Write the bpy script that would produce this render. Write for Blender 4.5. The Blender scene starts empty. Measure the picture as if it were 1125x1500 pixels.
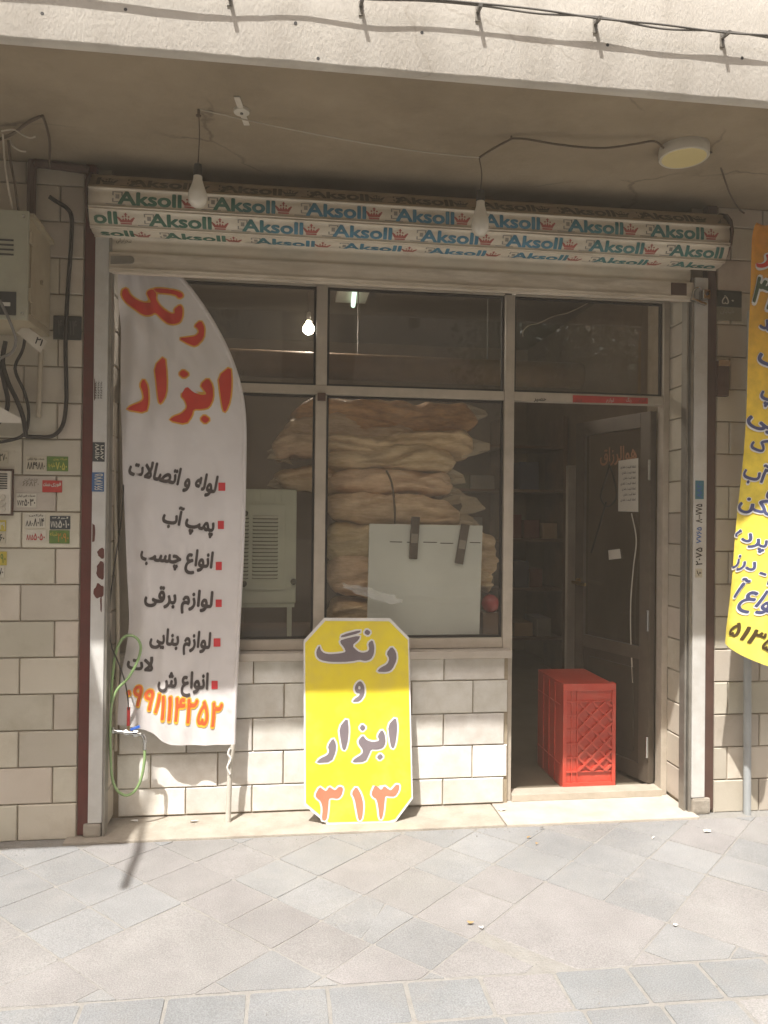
import bpy, bmesh, math, random, unicodedata
from mathutils import Vector, noise
from mathutils.geometry import tessellate_polygon
R = math.radians
rnd = random.Random(7)
sc = bpy.context.scene
col = sc.collection

# ------------------------------------------------------------------ camera
CAM = Vector((0, -3.58847, 1.45)); YAW, PITCH, ROLL, F = 0.127893, 0.00790577, 0.0103566, 1125.02
_f0 = Vector((math.sin(YAW), math.cos(YAW), 0)); _r0 = Vector((math.cos(YAW), -math.sin(YAW), 0)); _u0 = Vector((0, 0, 1))
FW = _f0*math.cos(PITCH) + _u0*math.sin(PITCH); _u1 = _u0*math.cos(PITCH) - _f0*math.sin(PITCH)
RT = _r0*math.cos(ROLL) + _u1*math.sin(ROLL); UP = _u1*math.cos(ROLL) - _r0*math.sin(ROLL)
cd = bpy.data.cameras.new('camera'); cam = bpy.data.objects.new('camera', cd); col.objects.link(cam)
from mathutils import Matrix
cam.matrix_world = Matrix(((RT.x, UP.x, -FW.x, CAM.x), (RT.y, UP.y, -FW.y, CAM.y), (RT.z, UP.z, -FW.z, CAM.z), (0, 0, 0, 1)))
cd.sensor_fit = 'VERTICAL'; cd.sensor_height = 36.0; cd.lens = 36.0*F/1500.0
cd.clip_start = 0.05; cd.clip_end = 1000
sc.camera = cam

# ------------------------------------------------------------------ sky, sun, exposure
SUND = Vector((0.55, 1.0, -2.2)).normalized()          # direction the sunlight travels
elev = math.asin(-SUND.z); azim = math.atan2(-SUND.x, -SUND.y)
w = bpy.data.worlds.new('World'); sc.world = w; w.use_nodes = True
wn = w.node_tree.nodes; wl = w.node_tree.links; bg = wn['Background']
sky = wn.new('ShaderNodeTexSky'); sky.sky_type = 'NISHITA'; sky.sun_disc = False
sky.sun_elevation = elev; sky.sun_rotation = azim; sky.air_density = 1.0; sky.dust_density = 6.0
wl.new(sky.outputs[0], bg.inputs[0]); bg.inputs[1].default_value = 0.10
sd = bpy.data.lights.new('sun', 'SUN'); sd.energy = 3.9; sd.angle = R(0.55); sd.color = (1.0, 0.975, 0.935)
sun = bpy.data.objects.new('sun', sd); col.objects.link(sun)
sun.rotation_euler = SUND.to_track_quat('-Z', 'Y').to_euler(); sun.location = (-3, -6, 12)
vs = sc.view_settings; vs.view_transform = 'Standard'; vs.look = 'None'; vs.gamma = 1; vs.exposure = 1.36; vs.use_curve_mapping = False
sc.cycles.max_bounces = 10; sc.cycles.diffuse_bounces = 6; sc.cycles.transparent_max_bounces = 12
sc.cycles.caustics_reflective = False; sc.cycles.caustics_refractive = False

# ------------------------------------------------------------------ pixel -> place (a pixel gives a direction, the plane it lies on gives the distance)
def ray(px, py): return FW + RT*((px-562.5)/F) + UP*((750-py)/F)
def at(px, py, Y=0.0):
    d = ray(px, py); return CAM + d*((Y-CAM.y)/d.y)
def atz(px, py, Z=0.0):
    d = ray(px, py); return CAM + d*((Z-CAM.z)/d.z)
def onp(px, py, p0, n):
    d = ray(px, py); return CAM + d*((p0-CAM).dot(n)/d.dot(n))

# ------------------------------------------------------------------ materials
def lin(c): return tuple(((v/255)/12.92 if v <= 10 else (((v/255)+.055)/1.055)**2.4) for v in c)
MATS = {}
def mat(name, c, c2=None, scale=6.0, rough=.75, bump=.0, bscale=40.0, metal=0.0, spec=.3, var=0.0, stretch=(1, 1, 1), coat=0.0, detail=6.0, dirt=0.0, dirtc=(.09, .07, .05), emit=None, dscale=2.2):
    if name in MATS: return MATS[name]
    m = bpy.data.materials.new(name); m.use_nodes = True; MATS[name] = m
    nt = m.node_tree; N = nt.nodes; L = nt.links; b = N['Principled BSDF']
    b.inputs['Roughness'].default_value = rough; b.inputs['Metallic'].default_value = metal
    b.inputs['Specular IOR Level'].default_value = spec; b.inputs['Coat Weight'].default_value = coat
    tc = N.new('ShaderNodeTexCoord'); mp = N.new('ShaderNodeMapping'); mp.inputs['Scale'].default_value = stretch
    geo = N.new('ShaderNodeNewGeometry')
    if var:                                                        # every piece is cut from another place of the stone
        o0 = N.new('ShaderNodeObjectInfo'); m0 = N.new('ShaderNodeVectorMath'); m0.operation = 'SCALE'; m0.inputs[0].default_value = (31, 17, 23); L.new(o0.outputs['Random'], m0.inputs['Scale'])
        a0 = N.new('ShaderNodeVectorMath'); L.new(geo.outputs['Position'], a0.inputs[0]); L.new(m0.outputs[0], a0.inputs[1]); L.new(a0.outputs[0], mp.inputs['Vector'])
    else: L.new(geo.outputs['Position'], mp.inputs['Vector'])
    c2 = c2 or tuple(v*.78 for v in c)
    n1 = N.new('ShaderNodeTexNoise'); n1.inputs['Scale'].default_value = scale; n1.inputs['Detail'].default_value = detail; n1.inputs['Roughness'].default_value = .62
    L.new(mp.outputs[0], n1.inputs['Vector'])
    rp = N.new('ShaderNodeValToRGB'); rp.color_ramp.elements[0].position = .3; rp.color_ramp.elements[1].position = .72
    rp.color_ramp.elements[0].color = (*c2, 1); rp.color_ramp.elements[1].color = (*c, 1)
    L.new(n1.outputs['Fac'], rp.inputs[0]); out = rp.outputs[0]
    if dirt:
        n3 = N.new('ShaderNodeTexNoise'); n3.inputs['Scale'].default_value = dscale; n3.inputs['Detail'].default_value = 9; n3.inputs['Roughness'].default_value = .7
        L.new(mp.outputs[0], n3.inputs['Vector'])
        r3 = N.new('ShaderNodeValToRGB'); r3.color_ramp.elements[0].position = .48; r3.color_ramp.elements[1].position = .75
        r3.color_ramp.elements[0].color = (0, 0, 0, 1); r3.color_ramp.elements[1].color = (dirt, dirt, dirt, 1)
        L.new(n3.outputs['Fac'], r3.inputs[0])
        mx = N.new('ShaderNodeMix'); mx.data_type = 'RGBA'; mx.inputs[7].default_value = (*dirtc, 1)
        L.new(r3.outputs[0], mx.inputs[0]); L.new(out, mx.inputs[6]); out = mx.outputs[2]
    if var:
        oi = N.new('ShaderNodeObjectInfo'); mr = N.new('ShaderNodeMapRange'); mr.inputs[3].default_value = 1-var; mr.inputs[4].default_value = 1+var*.6
        L.new(oi.outputs['Random'], mr.inputs[0]); hs = N.new('ShaderNodeHueSaturation'); w1 = N.new('ShaderNodeTexWhiteNoise'); w1.noise_dimensions = '1D'; L.new(oi.outputs['Random'], w1.inputs['W']); mh = N.new('ShaderNodeMapRange'); mh.inputs[3].default_value = .485; mh.inputs[4].default_value = .515; L.new(w1.outputs['Value'], mh.inputs[0]); L.new(mh.outputs[0], hs.inputs['Hue'])
        L.new(mr.outputs[0], hs.inputs['Value']); L.new(out, hs.inputs['Color']); out = hs.outputs[0]
    L.new(out, b.inputs['Base Color'])
    if bump:
        n2 = N.new('ShaderNodeTexNoise'); n2.inputs['Scale'].default_value = bscale; n2.inputs['Detail'].default_value = 8; n2.inputs['Roughness'].default_value = .65
        L.new(mp.outputs[0], n2.inputs['Vector'])
        bp = N.new('ShaderNodeBump'); bp.inputs['Strength'].default_value = bump; bp.inputs['Distance'].default_value = .01
        L.new(n2.outputs['Fac'], bp.inputs['Height']); L.new(bp.outputs[0], b.inputs['Normal'])
    if emit: b.inputs['Emission Color'].default_value = (*emit[0], 1); b.inputs['Emission Strength'].default_value = emit[1]
    return m

def crack(m, base_scale=1.1, amt=.6, width=.012, color=(.09, .07, .05)):
    """hairline cracks: distorted voronoi edges, kept only in patches"""
    nt = m.node_tree; N = nt.nodes; L = nt.links; b = N['Principled BSDF']
    src = b.inputs['Base Color'].links[0].from_socket
    geo = N.new('ShaderNodeNewGeometry'); nz = N.new('ShaderNodeTexNoise'); nz.inputs['Scale'].default_value = 5; nz.inputs['Detail'].default_value = 6
    L.new(geo.outputs['Position'], nz.inputs['Vector'])
    ma = N.new('ShaderNodeMix'); ma.data_type = 'VECTOR'; ma.inputs[0].default_value = .16
    L.new(geo.outputs['Position'], ma.inputs[4]); L.new(nz.outputs['Color'], ma.inputs[5])
    vo = N.new('ShaderNodeTexVoronoi'); vo.feature = 'DISTANCE_TO_EDGE'; vo.inputs['Scale'].default_value = base_scale
    L.new(ma.outputs[1], vo.inputs['Vector'])
    rp = N.new('ShaderNodeValToRGB'); rp.color_ramp.elements[0].position = 0; rp.color_ramp.elements[1].position = width
    rp.color_ramp.elements[0].color = (amt, amt, amt, 1); rp.color_ramp.elements[1].color = (0, 0, 0, 1)
    L.new(vo.outputs['Distance'], rp.inputs[0])
    n2 = N.new('ShaderNodeTexNoise'); n2.inputs['Scale'].default_value = 1.7; L.new(geo.outputs['Position'], n2.inputs['Vector'])
    r2 = N.new('ShaderNodeValToRGB'); r2.color_ramp.elements[0].position = .46; r2.color_ramp.elements[1].position = .56
    L.new(n2.outputs['Fac'], r2.inputs[0])
    mu = N.new('ShaderNodeMath'); mu.operation = 'MULTIPLY'; L.new(rp.outputs[0], mu.inputs[0]); L.new(r2.outputs[0], mu.inputs[1])
    mx = N.new('ShaderNodeMix'); mx.data_type = 'RGBA'; mx.inputs[7].default_value = (*color, 1)
    L.new(mu.outputs[0], mx.inputs[0]); L.new(src, mx.inputs[6]); L.new(mx.outputs[2], b.inputs['Base Color'])
    return m

def speckle(m, sc_=220, lo=.80, hi=1.14):
    N = m.node_tree.nodes; L = m.node_tree.links; b = N['Principled BSDF']; src = b.inputs['Base Color'].links[0].from_socket
    geo = N.new('ShaderNodeNewGeometry'); n = N.new('ShaderNodeTexNoise'); n.inputs['Scale'].default_value = sc_; n.inputs['Detail'].default_value = 3; L.new(geo.outputs['Position'], n.inputs['Vector'])
    mr = N.new('ShaderNodeMapRange'); mr.inputs[1].default_value = .35; mr.inputs[2].default_value = .65; mr.inputs[3].default_value = lo; mr.inputs[4].default_value = hi; L.new(n.outputs['Fac'], mr.inputs[0])
    n2 = N.new('ShaderNodeTexNoise'); n2.inputs['Scale'].default_value = 1.6; n2.inputs['Detail'].default_value = 7; L.new(geo.outputs['Position'], n2.inputs['Vector'])
    m2 = N.new('ShaderNodeMapRange'); m2.inputs[1].default_value = .35; m2.inputs[2].default_value = .7; m2.inputs[3].default_value = .86; m2.inputs[4].default_value = 1.08; L.new(n2.outputs['Fac'], m2.inputs[0])
    mu = N.new('ShaderNodeMath'); mu.operation = 'MULTIPLY'; L.new(mr.outputs[0], mu.inputs[0]); L.new(m2.outputs[0], mu.inputs[1])
    hs = N.new('ShaderNodeHueSaturation'); L.new(mu.outputs[0], hs.inputs['Value']); L.new(src, hs.inputs['Color']); L.new(hs.outputs[0], b.inputs['Base Color']); return m

def glass_mat(name, tint=(.92, .90, .86), dirt=.05):
    """thin window pane: see-through plus Fresnel mirror, a film of dust that also stands in for lens haze"""
    m = bpy.data.materials.new(name); m.use_nodes = True; nt = m.node_tree; N = nt.nodes; L = nt.links
    N.remove(N['Principled BSDF']); o = N['Material Output']
    t = N.new('ShaderNodeBsdfTransparent'); t.inputs[0].default_value = (*tint, 1)
    g = N.new('ShaderNodeBsdfGlossy'); g.inputs['Roughness'].default_value = .02
    lw = N.new('ShaderNodeLayerWeight'); lw.inputs[0].default_value = .5; fr = N.new('ShaderNodeMath'); fr.operation = 'POWER'; fr.inputs[1].default_value = 5; L.new(lw.outputs['Facing'], fr.inputs[0])
    ml = N.new('ShaderNodeMath'); ml.operation = 'MULTIPLY_ADD'; ml.inputs[1].default_value = .9; ml.inputs[2].default_value = .085; L.new(fr.outputs[0], ml.inputs[0])
    geo = N.new('ShaderNodeNewGeometry'); nb = N.new('ShaderNodeTexNoise'); nb.inputs['Scale'].default_value = 2.2
    L.new(geo.outputs['Position'], nb.inputs['Vector']); bp = N.new('ShaderNodeBump'); bp.inputs['Strength'].default_value = .03; bp.inputs['Distance'].default_value = .05
    L.new(nb.outputs['Fac'], bp.inputs['Height']); L.new(bp.outputs[0], g.inputs['Normal'])
    a = N.new('ShaderNodeMixShader'); L.new(ml.outputs[0], a.inputs[0]); L.new(t.outputs[0], a.inputs[1]); L.new(g.outputs[0], a.inputs[2])
    d = N.new('ShaderNodeBsdfDiffuse'); d.inputs[0].default_value = (.45, .41, .34, 1)
    nz = N.new('ShaderNodeTexNoise'); nz.inputs['Scale'].default_value = 4; nz.inputs['Detail'].default_value = 10; L.new(geo.outputs['Position'], nz.inputs['Vector'])
    mr = N.new('ShaderNodeMapRange'); mr.inputs[1].default_value = .35; mr.inputs[2].default_value = .8; mr.inputs[3].default_value = .01; mr.inputs[4].default_value = dirt
    L.new(nz.outputs['Fac'], mr.inputs[0])
    b = N.new('ShaderNodeMixShader'); L.new(mr.outputs[0], b.inputs[0]); L.new(a.outputs[0], b.inputs[1]); L.new(d.outputs[0], b.inputs[2])
    L.new(b.outputs[0], o.inputs[0]); MATS[name] = m; return m

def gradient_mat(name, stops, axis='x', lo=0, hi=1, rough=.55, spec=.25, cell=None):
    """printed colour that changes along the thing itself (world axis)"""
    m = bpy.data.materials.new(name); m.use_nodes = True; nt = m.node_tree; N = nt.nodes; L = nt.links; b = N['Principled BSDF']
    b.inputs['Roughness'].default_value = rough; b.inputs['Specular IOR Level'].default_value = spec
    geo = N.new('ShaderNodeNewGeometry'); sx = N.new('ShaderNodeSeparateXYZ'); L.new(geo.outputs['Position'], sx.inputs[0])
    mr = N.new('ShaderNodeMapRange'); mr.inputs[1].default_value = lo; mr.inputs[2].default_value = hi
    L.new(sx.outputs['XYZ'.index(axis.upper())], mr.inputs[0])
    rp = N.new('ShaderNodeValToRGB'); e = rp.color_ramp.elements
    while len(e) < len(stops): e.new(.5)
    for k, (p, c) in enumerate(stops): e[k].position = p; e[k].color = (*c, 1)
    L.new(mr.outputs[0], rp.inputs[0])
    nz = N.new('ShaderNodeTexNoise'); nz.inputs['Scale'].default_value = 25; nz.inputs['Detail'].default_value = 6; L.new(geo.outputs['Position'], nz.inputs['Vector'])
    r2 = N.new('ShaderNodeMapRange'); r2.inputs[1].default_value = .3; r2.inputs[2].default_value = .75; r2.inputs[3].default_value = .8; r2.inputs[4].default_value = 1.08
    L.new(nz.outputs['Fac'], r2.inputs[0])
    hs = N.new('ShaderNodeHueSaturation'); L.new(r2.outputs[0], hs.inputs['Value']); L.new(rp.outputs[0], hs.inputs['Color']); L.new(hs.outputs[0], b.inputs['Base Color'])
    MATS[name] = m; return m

stone = mat('stone', (.60, .55, .46), (.45, .395, .31), 7, .6, .14, 30, var=.16, dirt=.45, dirtc=(.30, .245, .17), dscale=3.5, detail=9, spec=.35)
stone_w = mat('stone_white', (.79, .77, .72), (.60, .56, .49), 8, .55, .14, 30, var=.18, dirt=.65, dirtc=(.50, .45, .37), dscale=5, detail=9, spec=.35)
stone_sill = mat('stone_sill', (.50, .455, .39), (.38, .33, .27), 7, .7, .2, 30, dirt=.35, dirtc=(.30, .24, .18))
mortar = mat('mortar', (.40, .33, .24), (.28, .23, .16), 14, .95, .4, 60)
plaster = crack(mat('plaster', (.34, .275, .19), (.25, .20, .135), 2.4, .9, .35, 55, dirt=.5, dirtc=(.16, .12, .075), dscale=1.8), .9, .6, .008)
fascia_m = crack(mat('fascia_plaster', (.64, .60, .53), (.55, .51, .45), 5, .9, .30, 110, dirt=.75, dirtc=(.43, .39, .33), stretch=(1, 1, .4), dscale=4.5), 1.6, .35, .006, (.3, .25, .19))
pave_grey = mat('pave_grey', (.236, .236, .233), (.206, .207, .206), 9, .85, .3, 90, var=.07, dirt=.95, dirtc=(.252, .246, .234), dscale=3)
pave_pink = mat('pave_pink', (.245, .234, .226), (.212, .203, .196), 9, .85, .3, 90, var=.06, dirt=.95, dirtc=(.252, .246, .234), dscale=3)
pave_blue = mat('pave_blue', (.212, .217, .218), (.186, .191, .193), 9, .85, .35, 90, var=.08, dirt=.8, dirtc=(.225, .218, .205), dscale=4)
for q_ in (pave_grey, pave_pink, pave_blue): speckle(q_)
sand = mat('sand_joint', (.28, .27, .25), (.225, .214, .195), 18, .95, .8, 120)
asphalt = mat('asphalt', (.06, .06, .058), (.045, .045, .043), 8, .9, .6, 150)
earth = mat('earth', (.25, .21, .16), (.18, .15, .11), 3, .95, .4, 30)
guide_white = mat('guide_white', (.62, .61, .58), (.48, .46, .42), 5, .45, .03, 60, spec=.4, dirt=.35, dirtc=(.34, .28, .22), dscale=6)
slat_m = mat('slat', (.74, .67, .55), (.60, .53, .42), 7, .42, .03, 50, spec=.45, dirt=.4, dirtc=(.25, .20, .14), stretch=(.5, 1, 1), dscale=5)
bar_m = mat('bottom_bar', (.70, .63, .53), (.52, .45, .35), 22, .5, .06, 50, dirt=.55, dirtc=(.19, .14, .09), stretch=(.25, 1, 1.5), dscale=9)
rail_m = mat('rail_steel', (.33, .31, .27), (.22, .20, .17), 8, .4, .05, 50, metal=.5)
red_paint = mat('red_primer', (.125, .024, .018), (.075, .016, .013), 7, .6, .05, 50, dirt=.4, dirtc=(.06, .035, .028))
brown_paint = mat('brown_primer', (.095, .050, .036), (.06, .032, .024), 7, .6, .05, 50)
alu = mat('aluminium_frame', (.52, .46, .38), (.42, .365, .29), 8, .45, .03, 50, metal=.15, spec=.4, dirt=.3, dirtc=(.2, .16, .11), dscale=7)
gasket = mat('gasket', (.025, .022, .02), rough=.7)
door_m = mat('door_metal', (.13, .105, .078), (.095, .075, .056), 8, .45, .03, 50, metal=.2)
door_panel = mat('door_panel', (.075, .06, .042), (.05, .04, .03), 6, .3, .02, 50)
glass = glass_mat('pane_glass', dirt=.15)  # dust film strengthened to imitate a flare veil over the panes
glass_door = glass_mat('door_glass', (.62, .58, .48), .09)
cloth = mat('flag_cloth', (.72, .68, .66), (.64, .60, .58), 5, .55, .12, 260, spec=.25, dirt=.10, dirtc=(.5, .45, .4))
red_ink = mat('red_ink', (.62, .035, .015), (.50, .025, .012), 9, .5)
yel_ink = mat('yellow_ink', (.85, .50, .05), (.75, .40, .04), 9, .5)
orange_ink = mat('orange_ink', (.74, .13, .035), (.66, .10, .03), 9, .5)
grey_ink = mat('grey_ink', (.075, .060, .058), (.05, .04, .04), 9, .5)
sq_ink = mat('square_ink', (.62, .04, .05), (.55, .03, .04), 9, .5)
sign_y = mat('sign_yellow', (.83, .68, .035), (.76, .60, .028), 6, .42, .03, 80, spec=.4, dirt=.6, dirtc=(.60, .47, .12), dscale=7, detail=9)
sign_w = mat('sign_white', (.80, .78, .74), rough=.5)
sign_grey = mat('sign_grey', (.20, .165, .175), (.17, .14, .15), 9, .5)
sign_red = mat('sign_red', (.74, .20, .12), (.68, .16, .09), 9, .5)
navy = mat('navy_ink', (.065, .075, .17), (.05, .055, .13), 9, .5)
dkbrown = mat('brown_ink', (.075, .045, .012), rough=.5)
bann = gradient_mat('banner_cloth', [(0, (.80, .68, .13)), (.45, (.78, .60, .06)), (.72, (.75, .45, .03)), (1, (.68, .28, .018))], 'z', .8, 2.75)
crate_m = mat('crate_plastic', (.52, .062, .036), (.43, .048, .028), 6, .4, .04, 40, spec=.45, coat=.1, dirt=.35, dirtc=(.42, .16, .11), dscale=8)
pvc = mat('pvc_cream', (.46, .40, .31), (.36, .31, .23), 6, .5)
pole_m = mat('pole_grey', (.38, .40, .40), (.30, .31, .31), 6, .45)
polew = mat('pole_white', (.58, .55, .48), (.46, .42, .36), 6, .5)
hose_m = mat('hose_green', (.30, .44, .19), (.23, .36, .14), 12, .25, spec=.5, coat=.3)
chrome = mat('chrome', (.6, .6, .58), rough=.22, metal=1.0)
brass = mat('brass', (.42, .30, .13), rough=.35, metal=.9)
blue_p = mat('blue_plastic', (.04, .13, .5), rough=.35)
red_p = mat('red_plastic', (.5, .03, .03), rough=.35)
blk = mat('black_cable', (.030, .025, .022), (.02, .017, .015), 9, .6)
brn_w = mat('brown_wire', (.10, .070, .045), rough=.6)
wht_w = mat('white_wire', (.50, .44, .35), rough=.6)
grey_w = mat('grey_wire', (.16, .15, .135), rough=.6)
bulb_m = mat('bulb_opal', (.62, .58, .50), (.56, .52, .44), 9, .3, spec=.5, coat=.4)
socket_m = mat('socket_black', (.035, .03, .025), rough=.5)
lamp_y = mat('lamp_diffuser', (.66, .56, .28), (.60, .50, .24), 5, .35)
lamp_w = mat('lamp_body', (.55, .50, .41), rough=.45)
plastic_w = mat('plastic_white', (.62, .58, .50), (.52, .47, .39), 9, .45)
cab_m = mat('cabinet_grey', (.40, .39, .30), (.31, .30, .225), 5, .5, .03, 50, dirt=.4, dirtc=(.2, .15, .1))
cab_side = mat('cabinet_side', (.40, .345, .245), (.31, .26, .175), 5, .6, .05, 50, dirt=.5, dirtc=(.2, .15, .1))
dark_pl = mat('dark_plate', (.035, .035, .034), (.025, .025, .024), 9, .4)
conc = mat('concrete', (.40, .36, .30), (.27, .235, .19), 7, .9, .5, 50)
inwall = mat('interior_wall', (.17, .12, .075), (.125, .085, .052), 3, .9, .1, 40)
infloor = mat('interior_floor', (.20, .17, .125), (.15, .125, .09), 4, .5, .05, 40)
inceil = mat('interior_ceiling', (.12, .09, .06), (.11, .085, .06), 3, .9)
wood = mat('shelf_wood', (.15, .09, .05), (.09, .055, .03), 5, .6)
straw = mat('straw', (.93, .74, .48), (.63, .45, .25), 17, .5, 1.0, 45, stretch=(1, 1, 4.5), detail=10, coat=.12, spec=.35, dirt=.4, dirtc=(.66, .52, .33), dscale=3, var=.10)
straw_o = mat('straw_orange', (.80, .44, .18), (.52, .27, .10), 14, .5, .9, 40, stretch=(1.5, 1.5, 5), coat=.12, spec=.35, dirt=.4, dirtc=(.6, .42, .22), dscale=3)
strap_m = mat('strap', (.11, .075, .04), rough=.6)
mint = mat('mint_metal', (.64, .69, .56), (.56, .60, .47), 5, .45, .02, 50, dirt=.3, dirtc=(.2, .17, .11), dscale=5)
mint_d = mat('mint_shadow_gap', (.07, .075, .055), rough=.7)
panel_m = mat('pale_panel', (.66, .70, .64), (.61, .65, .60), 3, .3, spec=.4)
clip_m = mat('clip_dark', (.085, .07, .055), (.06, .05, .04), 30, .5)
duct_m = mat('duct_tan', (.24, .15, .07), (.18, .11, .05), 7, .75, .05, 30)
paper = mat('paper', (.66, .62, .54), (.58, .54, .46), 6, .8)
card = mat('cardboard', (.36, .24, .13), (.28, .185, .10), 5, .8)
leafm = mat('leaf', (.085, .13, .035), (.045, .08, .02), 3, .5, spec=.4)
bark = mat('bark', (.13, .10, .07), (.08, .06, .04), 12, .9, .6, 40)
opp = mat('far_brick', (.55, .46, .34), (.46, .38, .27), 4, .85, .2, 30)
dryleaf = mat('dry_leaf', (.33, .22, .10), rough=.8)

# ------------------------------------------------------------------ mesh helpers
class MB:
    def __init__(s): s.v = []; s.f = []
    def add(s, vs, fs):
        o = len(s.v); s.v += [tuple(v) for v in vs]; s.f += [tuple(o+i for i in f) for f in fs]; return s
    def box(s, x0, x1, y0, y1, z0, z1):
        return s.add([(x0, y0, z0), (x1, y0, z0), (x1, y1, z0), (x0, y1, z0), (x0, y0, z1), (x1, y0, z1), (x1, y1, z1), (x0, y1, z1)],
                     [(0, 3, 2, 1), (4, 5, 6, 7), (0, 1, 5, 4), (1, 2, 6, 5), (2, 3, 7, 6), (3, 0, 4, 7)])
    def bar(s, a, b, wd, th, up=(0, 0, 1)):
        a, b, up = Vector(a), Vector(b), Vector(up); d = (b-a).normalized(); x = d.cross(up).normalized()*wd/2; y = x.cross(d).normalized()*th/2
        return s.add([a-x-y, a+x-y, a+x+y, a-x+y, b-x-y, b+x-y, b+x+y, b-x+y], [(0, 1, 2, 3), (7, 6, 5, 4), (0, 4, 5, 1), (1, 5, 6, 2), (2, 6, 7, 3), (3, 7, 4, 0)])
    def tube(s, pts, r, n=8, sm=0, caps=True):
        P = [Vector(p) for p in pts]
        if sm: P = spline(P, sm)
        rs = r if isinstance(r, (list, tuple)) else None
        o = len(s.v); prev = None
        for i, p in enumerate(P):
            d = (P[min(i+1, len(P)-1)]-P[max(i-1, 0)]).normalized()
            if prev is None: prev = d.orthogonal().normalized()
            prev = (prev-d*prev.dot(d)).normalized(); q = d.cross(prev)
            rr = r if rs is None else rs[0]+(rs[1]-rs[0])*i/max(1, len(P)-1)
            for k in range(n):
                a = 2*math.pi*k/n; s.v.append(tuple(p+(prev*math.cos(a)+q*math.sin(a))*rr))
        for i in range(len(P)-1):
            for k in range(n):
                s.f.append((o+i*n+k, o+i*n+(k+1) % n, o+(i+1)*n+(k+1) % n, o+(i+1)*n+k))
        if caps:
            s.f.append(tuple(o+k for k in range(n))[::-1]); e = o+(len(P)-1)*n; s.f.append(tuple(e+k for k in range(n)))
        return s
    def lathe(s, prof, c, axis=(0, 0, 1), n=20):
        ax = Vector(axis).normalized(); x = ax.orthogonal().normalized(); y = ax.cross(x); c = Vector(c); o = len(s.v)
        for r, h in prof:
            for k in range(n):
                a = 2*math.pi*k/n; s.v.append(tuple(c+ax*h+(x*math.cos(a)+y*math.sin(a))*max(r, 1e-4)))
        for i in range(len(prof)-1):
            for k in range(n): s.f.append((o+i*n+k, o+i*n+(k+1) % n, o+(i+1)*n+(k+1) % n, o+(i+1)*n+k))
        s.f.append(tuple(o+k for k in range(n))[::-1]); e = o+(len(prof)-1)*n; s.f.append(tuple(e+k for k in range(n)))
        return s
    def prism(s, poly, fn0, fn1):
        """closed outline; fn0/fn1 map (a, b) to front and back points"""
        n = len(poly); o = len(s.v); s.v += [tuple(fn0(*p)) for p in poly]+[tuple(fn1(*p)) for p in poly]
        tr = tessellate_polygon([[Vector((p[0], p[1], 0)) for p in poly]])
        for t in tr: s.f.append(tuple(o+i for i in t)); s.f.append(tuple(o+n+i for i in t[::-1]))
        for i in range(n): s.f.append((o+i, o+(i+1) % n, o+n+(i+1) % n, o+n+i))
        return s
    def build(s, name, m, parent=None, smooth=False, bevel=0):
        me = bpy.data.meshes.new(name); me.from_pydata(s.v, [], s.f); me.validate()
        bm = bmesh.new(); bm.from_mesh(me)
        if bevel: bmesh.ops.bevel(bm, geom=bm.edges[:], offset=bevel, segments=2, affect='EDGES', profile=.7)
        bmesh.ops.recalc_face_normals(bm, faces=bm.faces[:]); bm.to_mesh(me); bm.free()
        me.materials.append(m); o = bpy.data.objects.new(name, me); col.objects.link(o)
        if parent: o.parent = parent
        if smooth:
            for p in me.polygons: p.use_smooth = True
            try: me.set_sharp_from_angle(angle=R(40))
            except Exception: pass
        return o
def raw(name, v, f, m, parent=None, smooth=True):
    me = bpy.data.meshes.new(name); me.from_pydata([tuple(p) for p in v], [], f); me.validate(); me.materials.append(m)
    if smooth:
        for p in me.polygons: p.use_smooth = True
    o = bpy.data.objects.new(name, me); col.objects.link(o)
    if parent: o.parent = parent
    return o
def spline(P, k):
    out = []
    for i in range(len(P)-1):
        a, b, c, d = P[max(i-1, 0)], P[i], P[i+1], P[min(i+2, len(P)-1)]
        for j in range(k):
            t = j/k; out.append(.5*((2*b)+(c-a)*t+(2*a-5*b+4*c-d)*t*t+(3*b-a-3*c+d)*t**3))
    out.append(P[-1]); return out
def empty(name, loc=(0, 0, 0)):
    o = bpy.data.objects.new(name, None); col.objects.link(o); o.empty_display_size = .1; return o
def tag(o, label, cat, group=None, kind=None):
    o['label'] = label
    if cat: o['category'] = cat
    if group: o['group'] = group
    if kind: o['kind'] = kind
    return o
def thing(name, label, cat, group=None): return tag(empty(name), label, cat, group)
def struct(o, label=None):
    o['kind'] = 'structure'
    if label: o['label'] = label
    return o

# ------------------------------------------------------------------ lettering
FORMS = {}
for cp in list(range(0xFB50, 0xFDFF))+list(range(0xFE70, 0xFEFD)):
    dcm = unicodedata.decomposition(chr(cp)).split()
    if len(dcm) == 2 and dcm[0] in ('<isolated>', '<final>', '<initial>', '<medial>'):
        FORMS.setdefault(chr(int(dcm[1], 16)), {})[dcm[0][1:-1]] = chr(cp)
NOJOIN = set('اآدذرزژو')
def shape(t):
    """joined Persian letter forms, in left to right order"""
    out = []; t = t.replace('لا', '\u0001')
    def letter(c): return c == '\u0001' or c in FORMS
    for i, c in enumerate(t):
        if not letter(c): out.append(c); continue
        pj = i > 0 and letter(t[i-1]) and t[i-1] not in NOJOIN and t[i-1] != '\u0001'
        nj = i+1 < len(t) and letter(t[i+1]) and c not in NOJOIN and c != '\u0001'
        if c == '\u0001': out.append('\ufefc' if pj else '\ufefb'); continue
        fm = FORMS[c]; k = 'medial' if pj and nj else 'final' if pj else 'initial' if nj else 'isolated'
        out.append(fm.get(k) or fm.get('isolated') or c)
    if any(letter(c) for c in t): out = out[::-1]
    return ''.join(out)
TCACHE = {}; TSC = bpy.data.scenes.new('lettering_workshop')   # scratch scene, removed at the end
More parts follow.
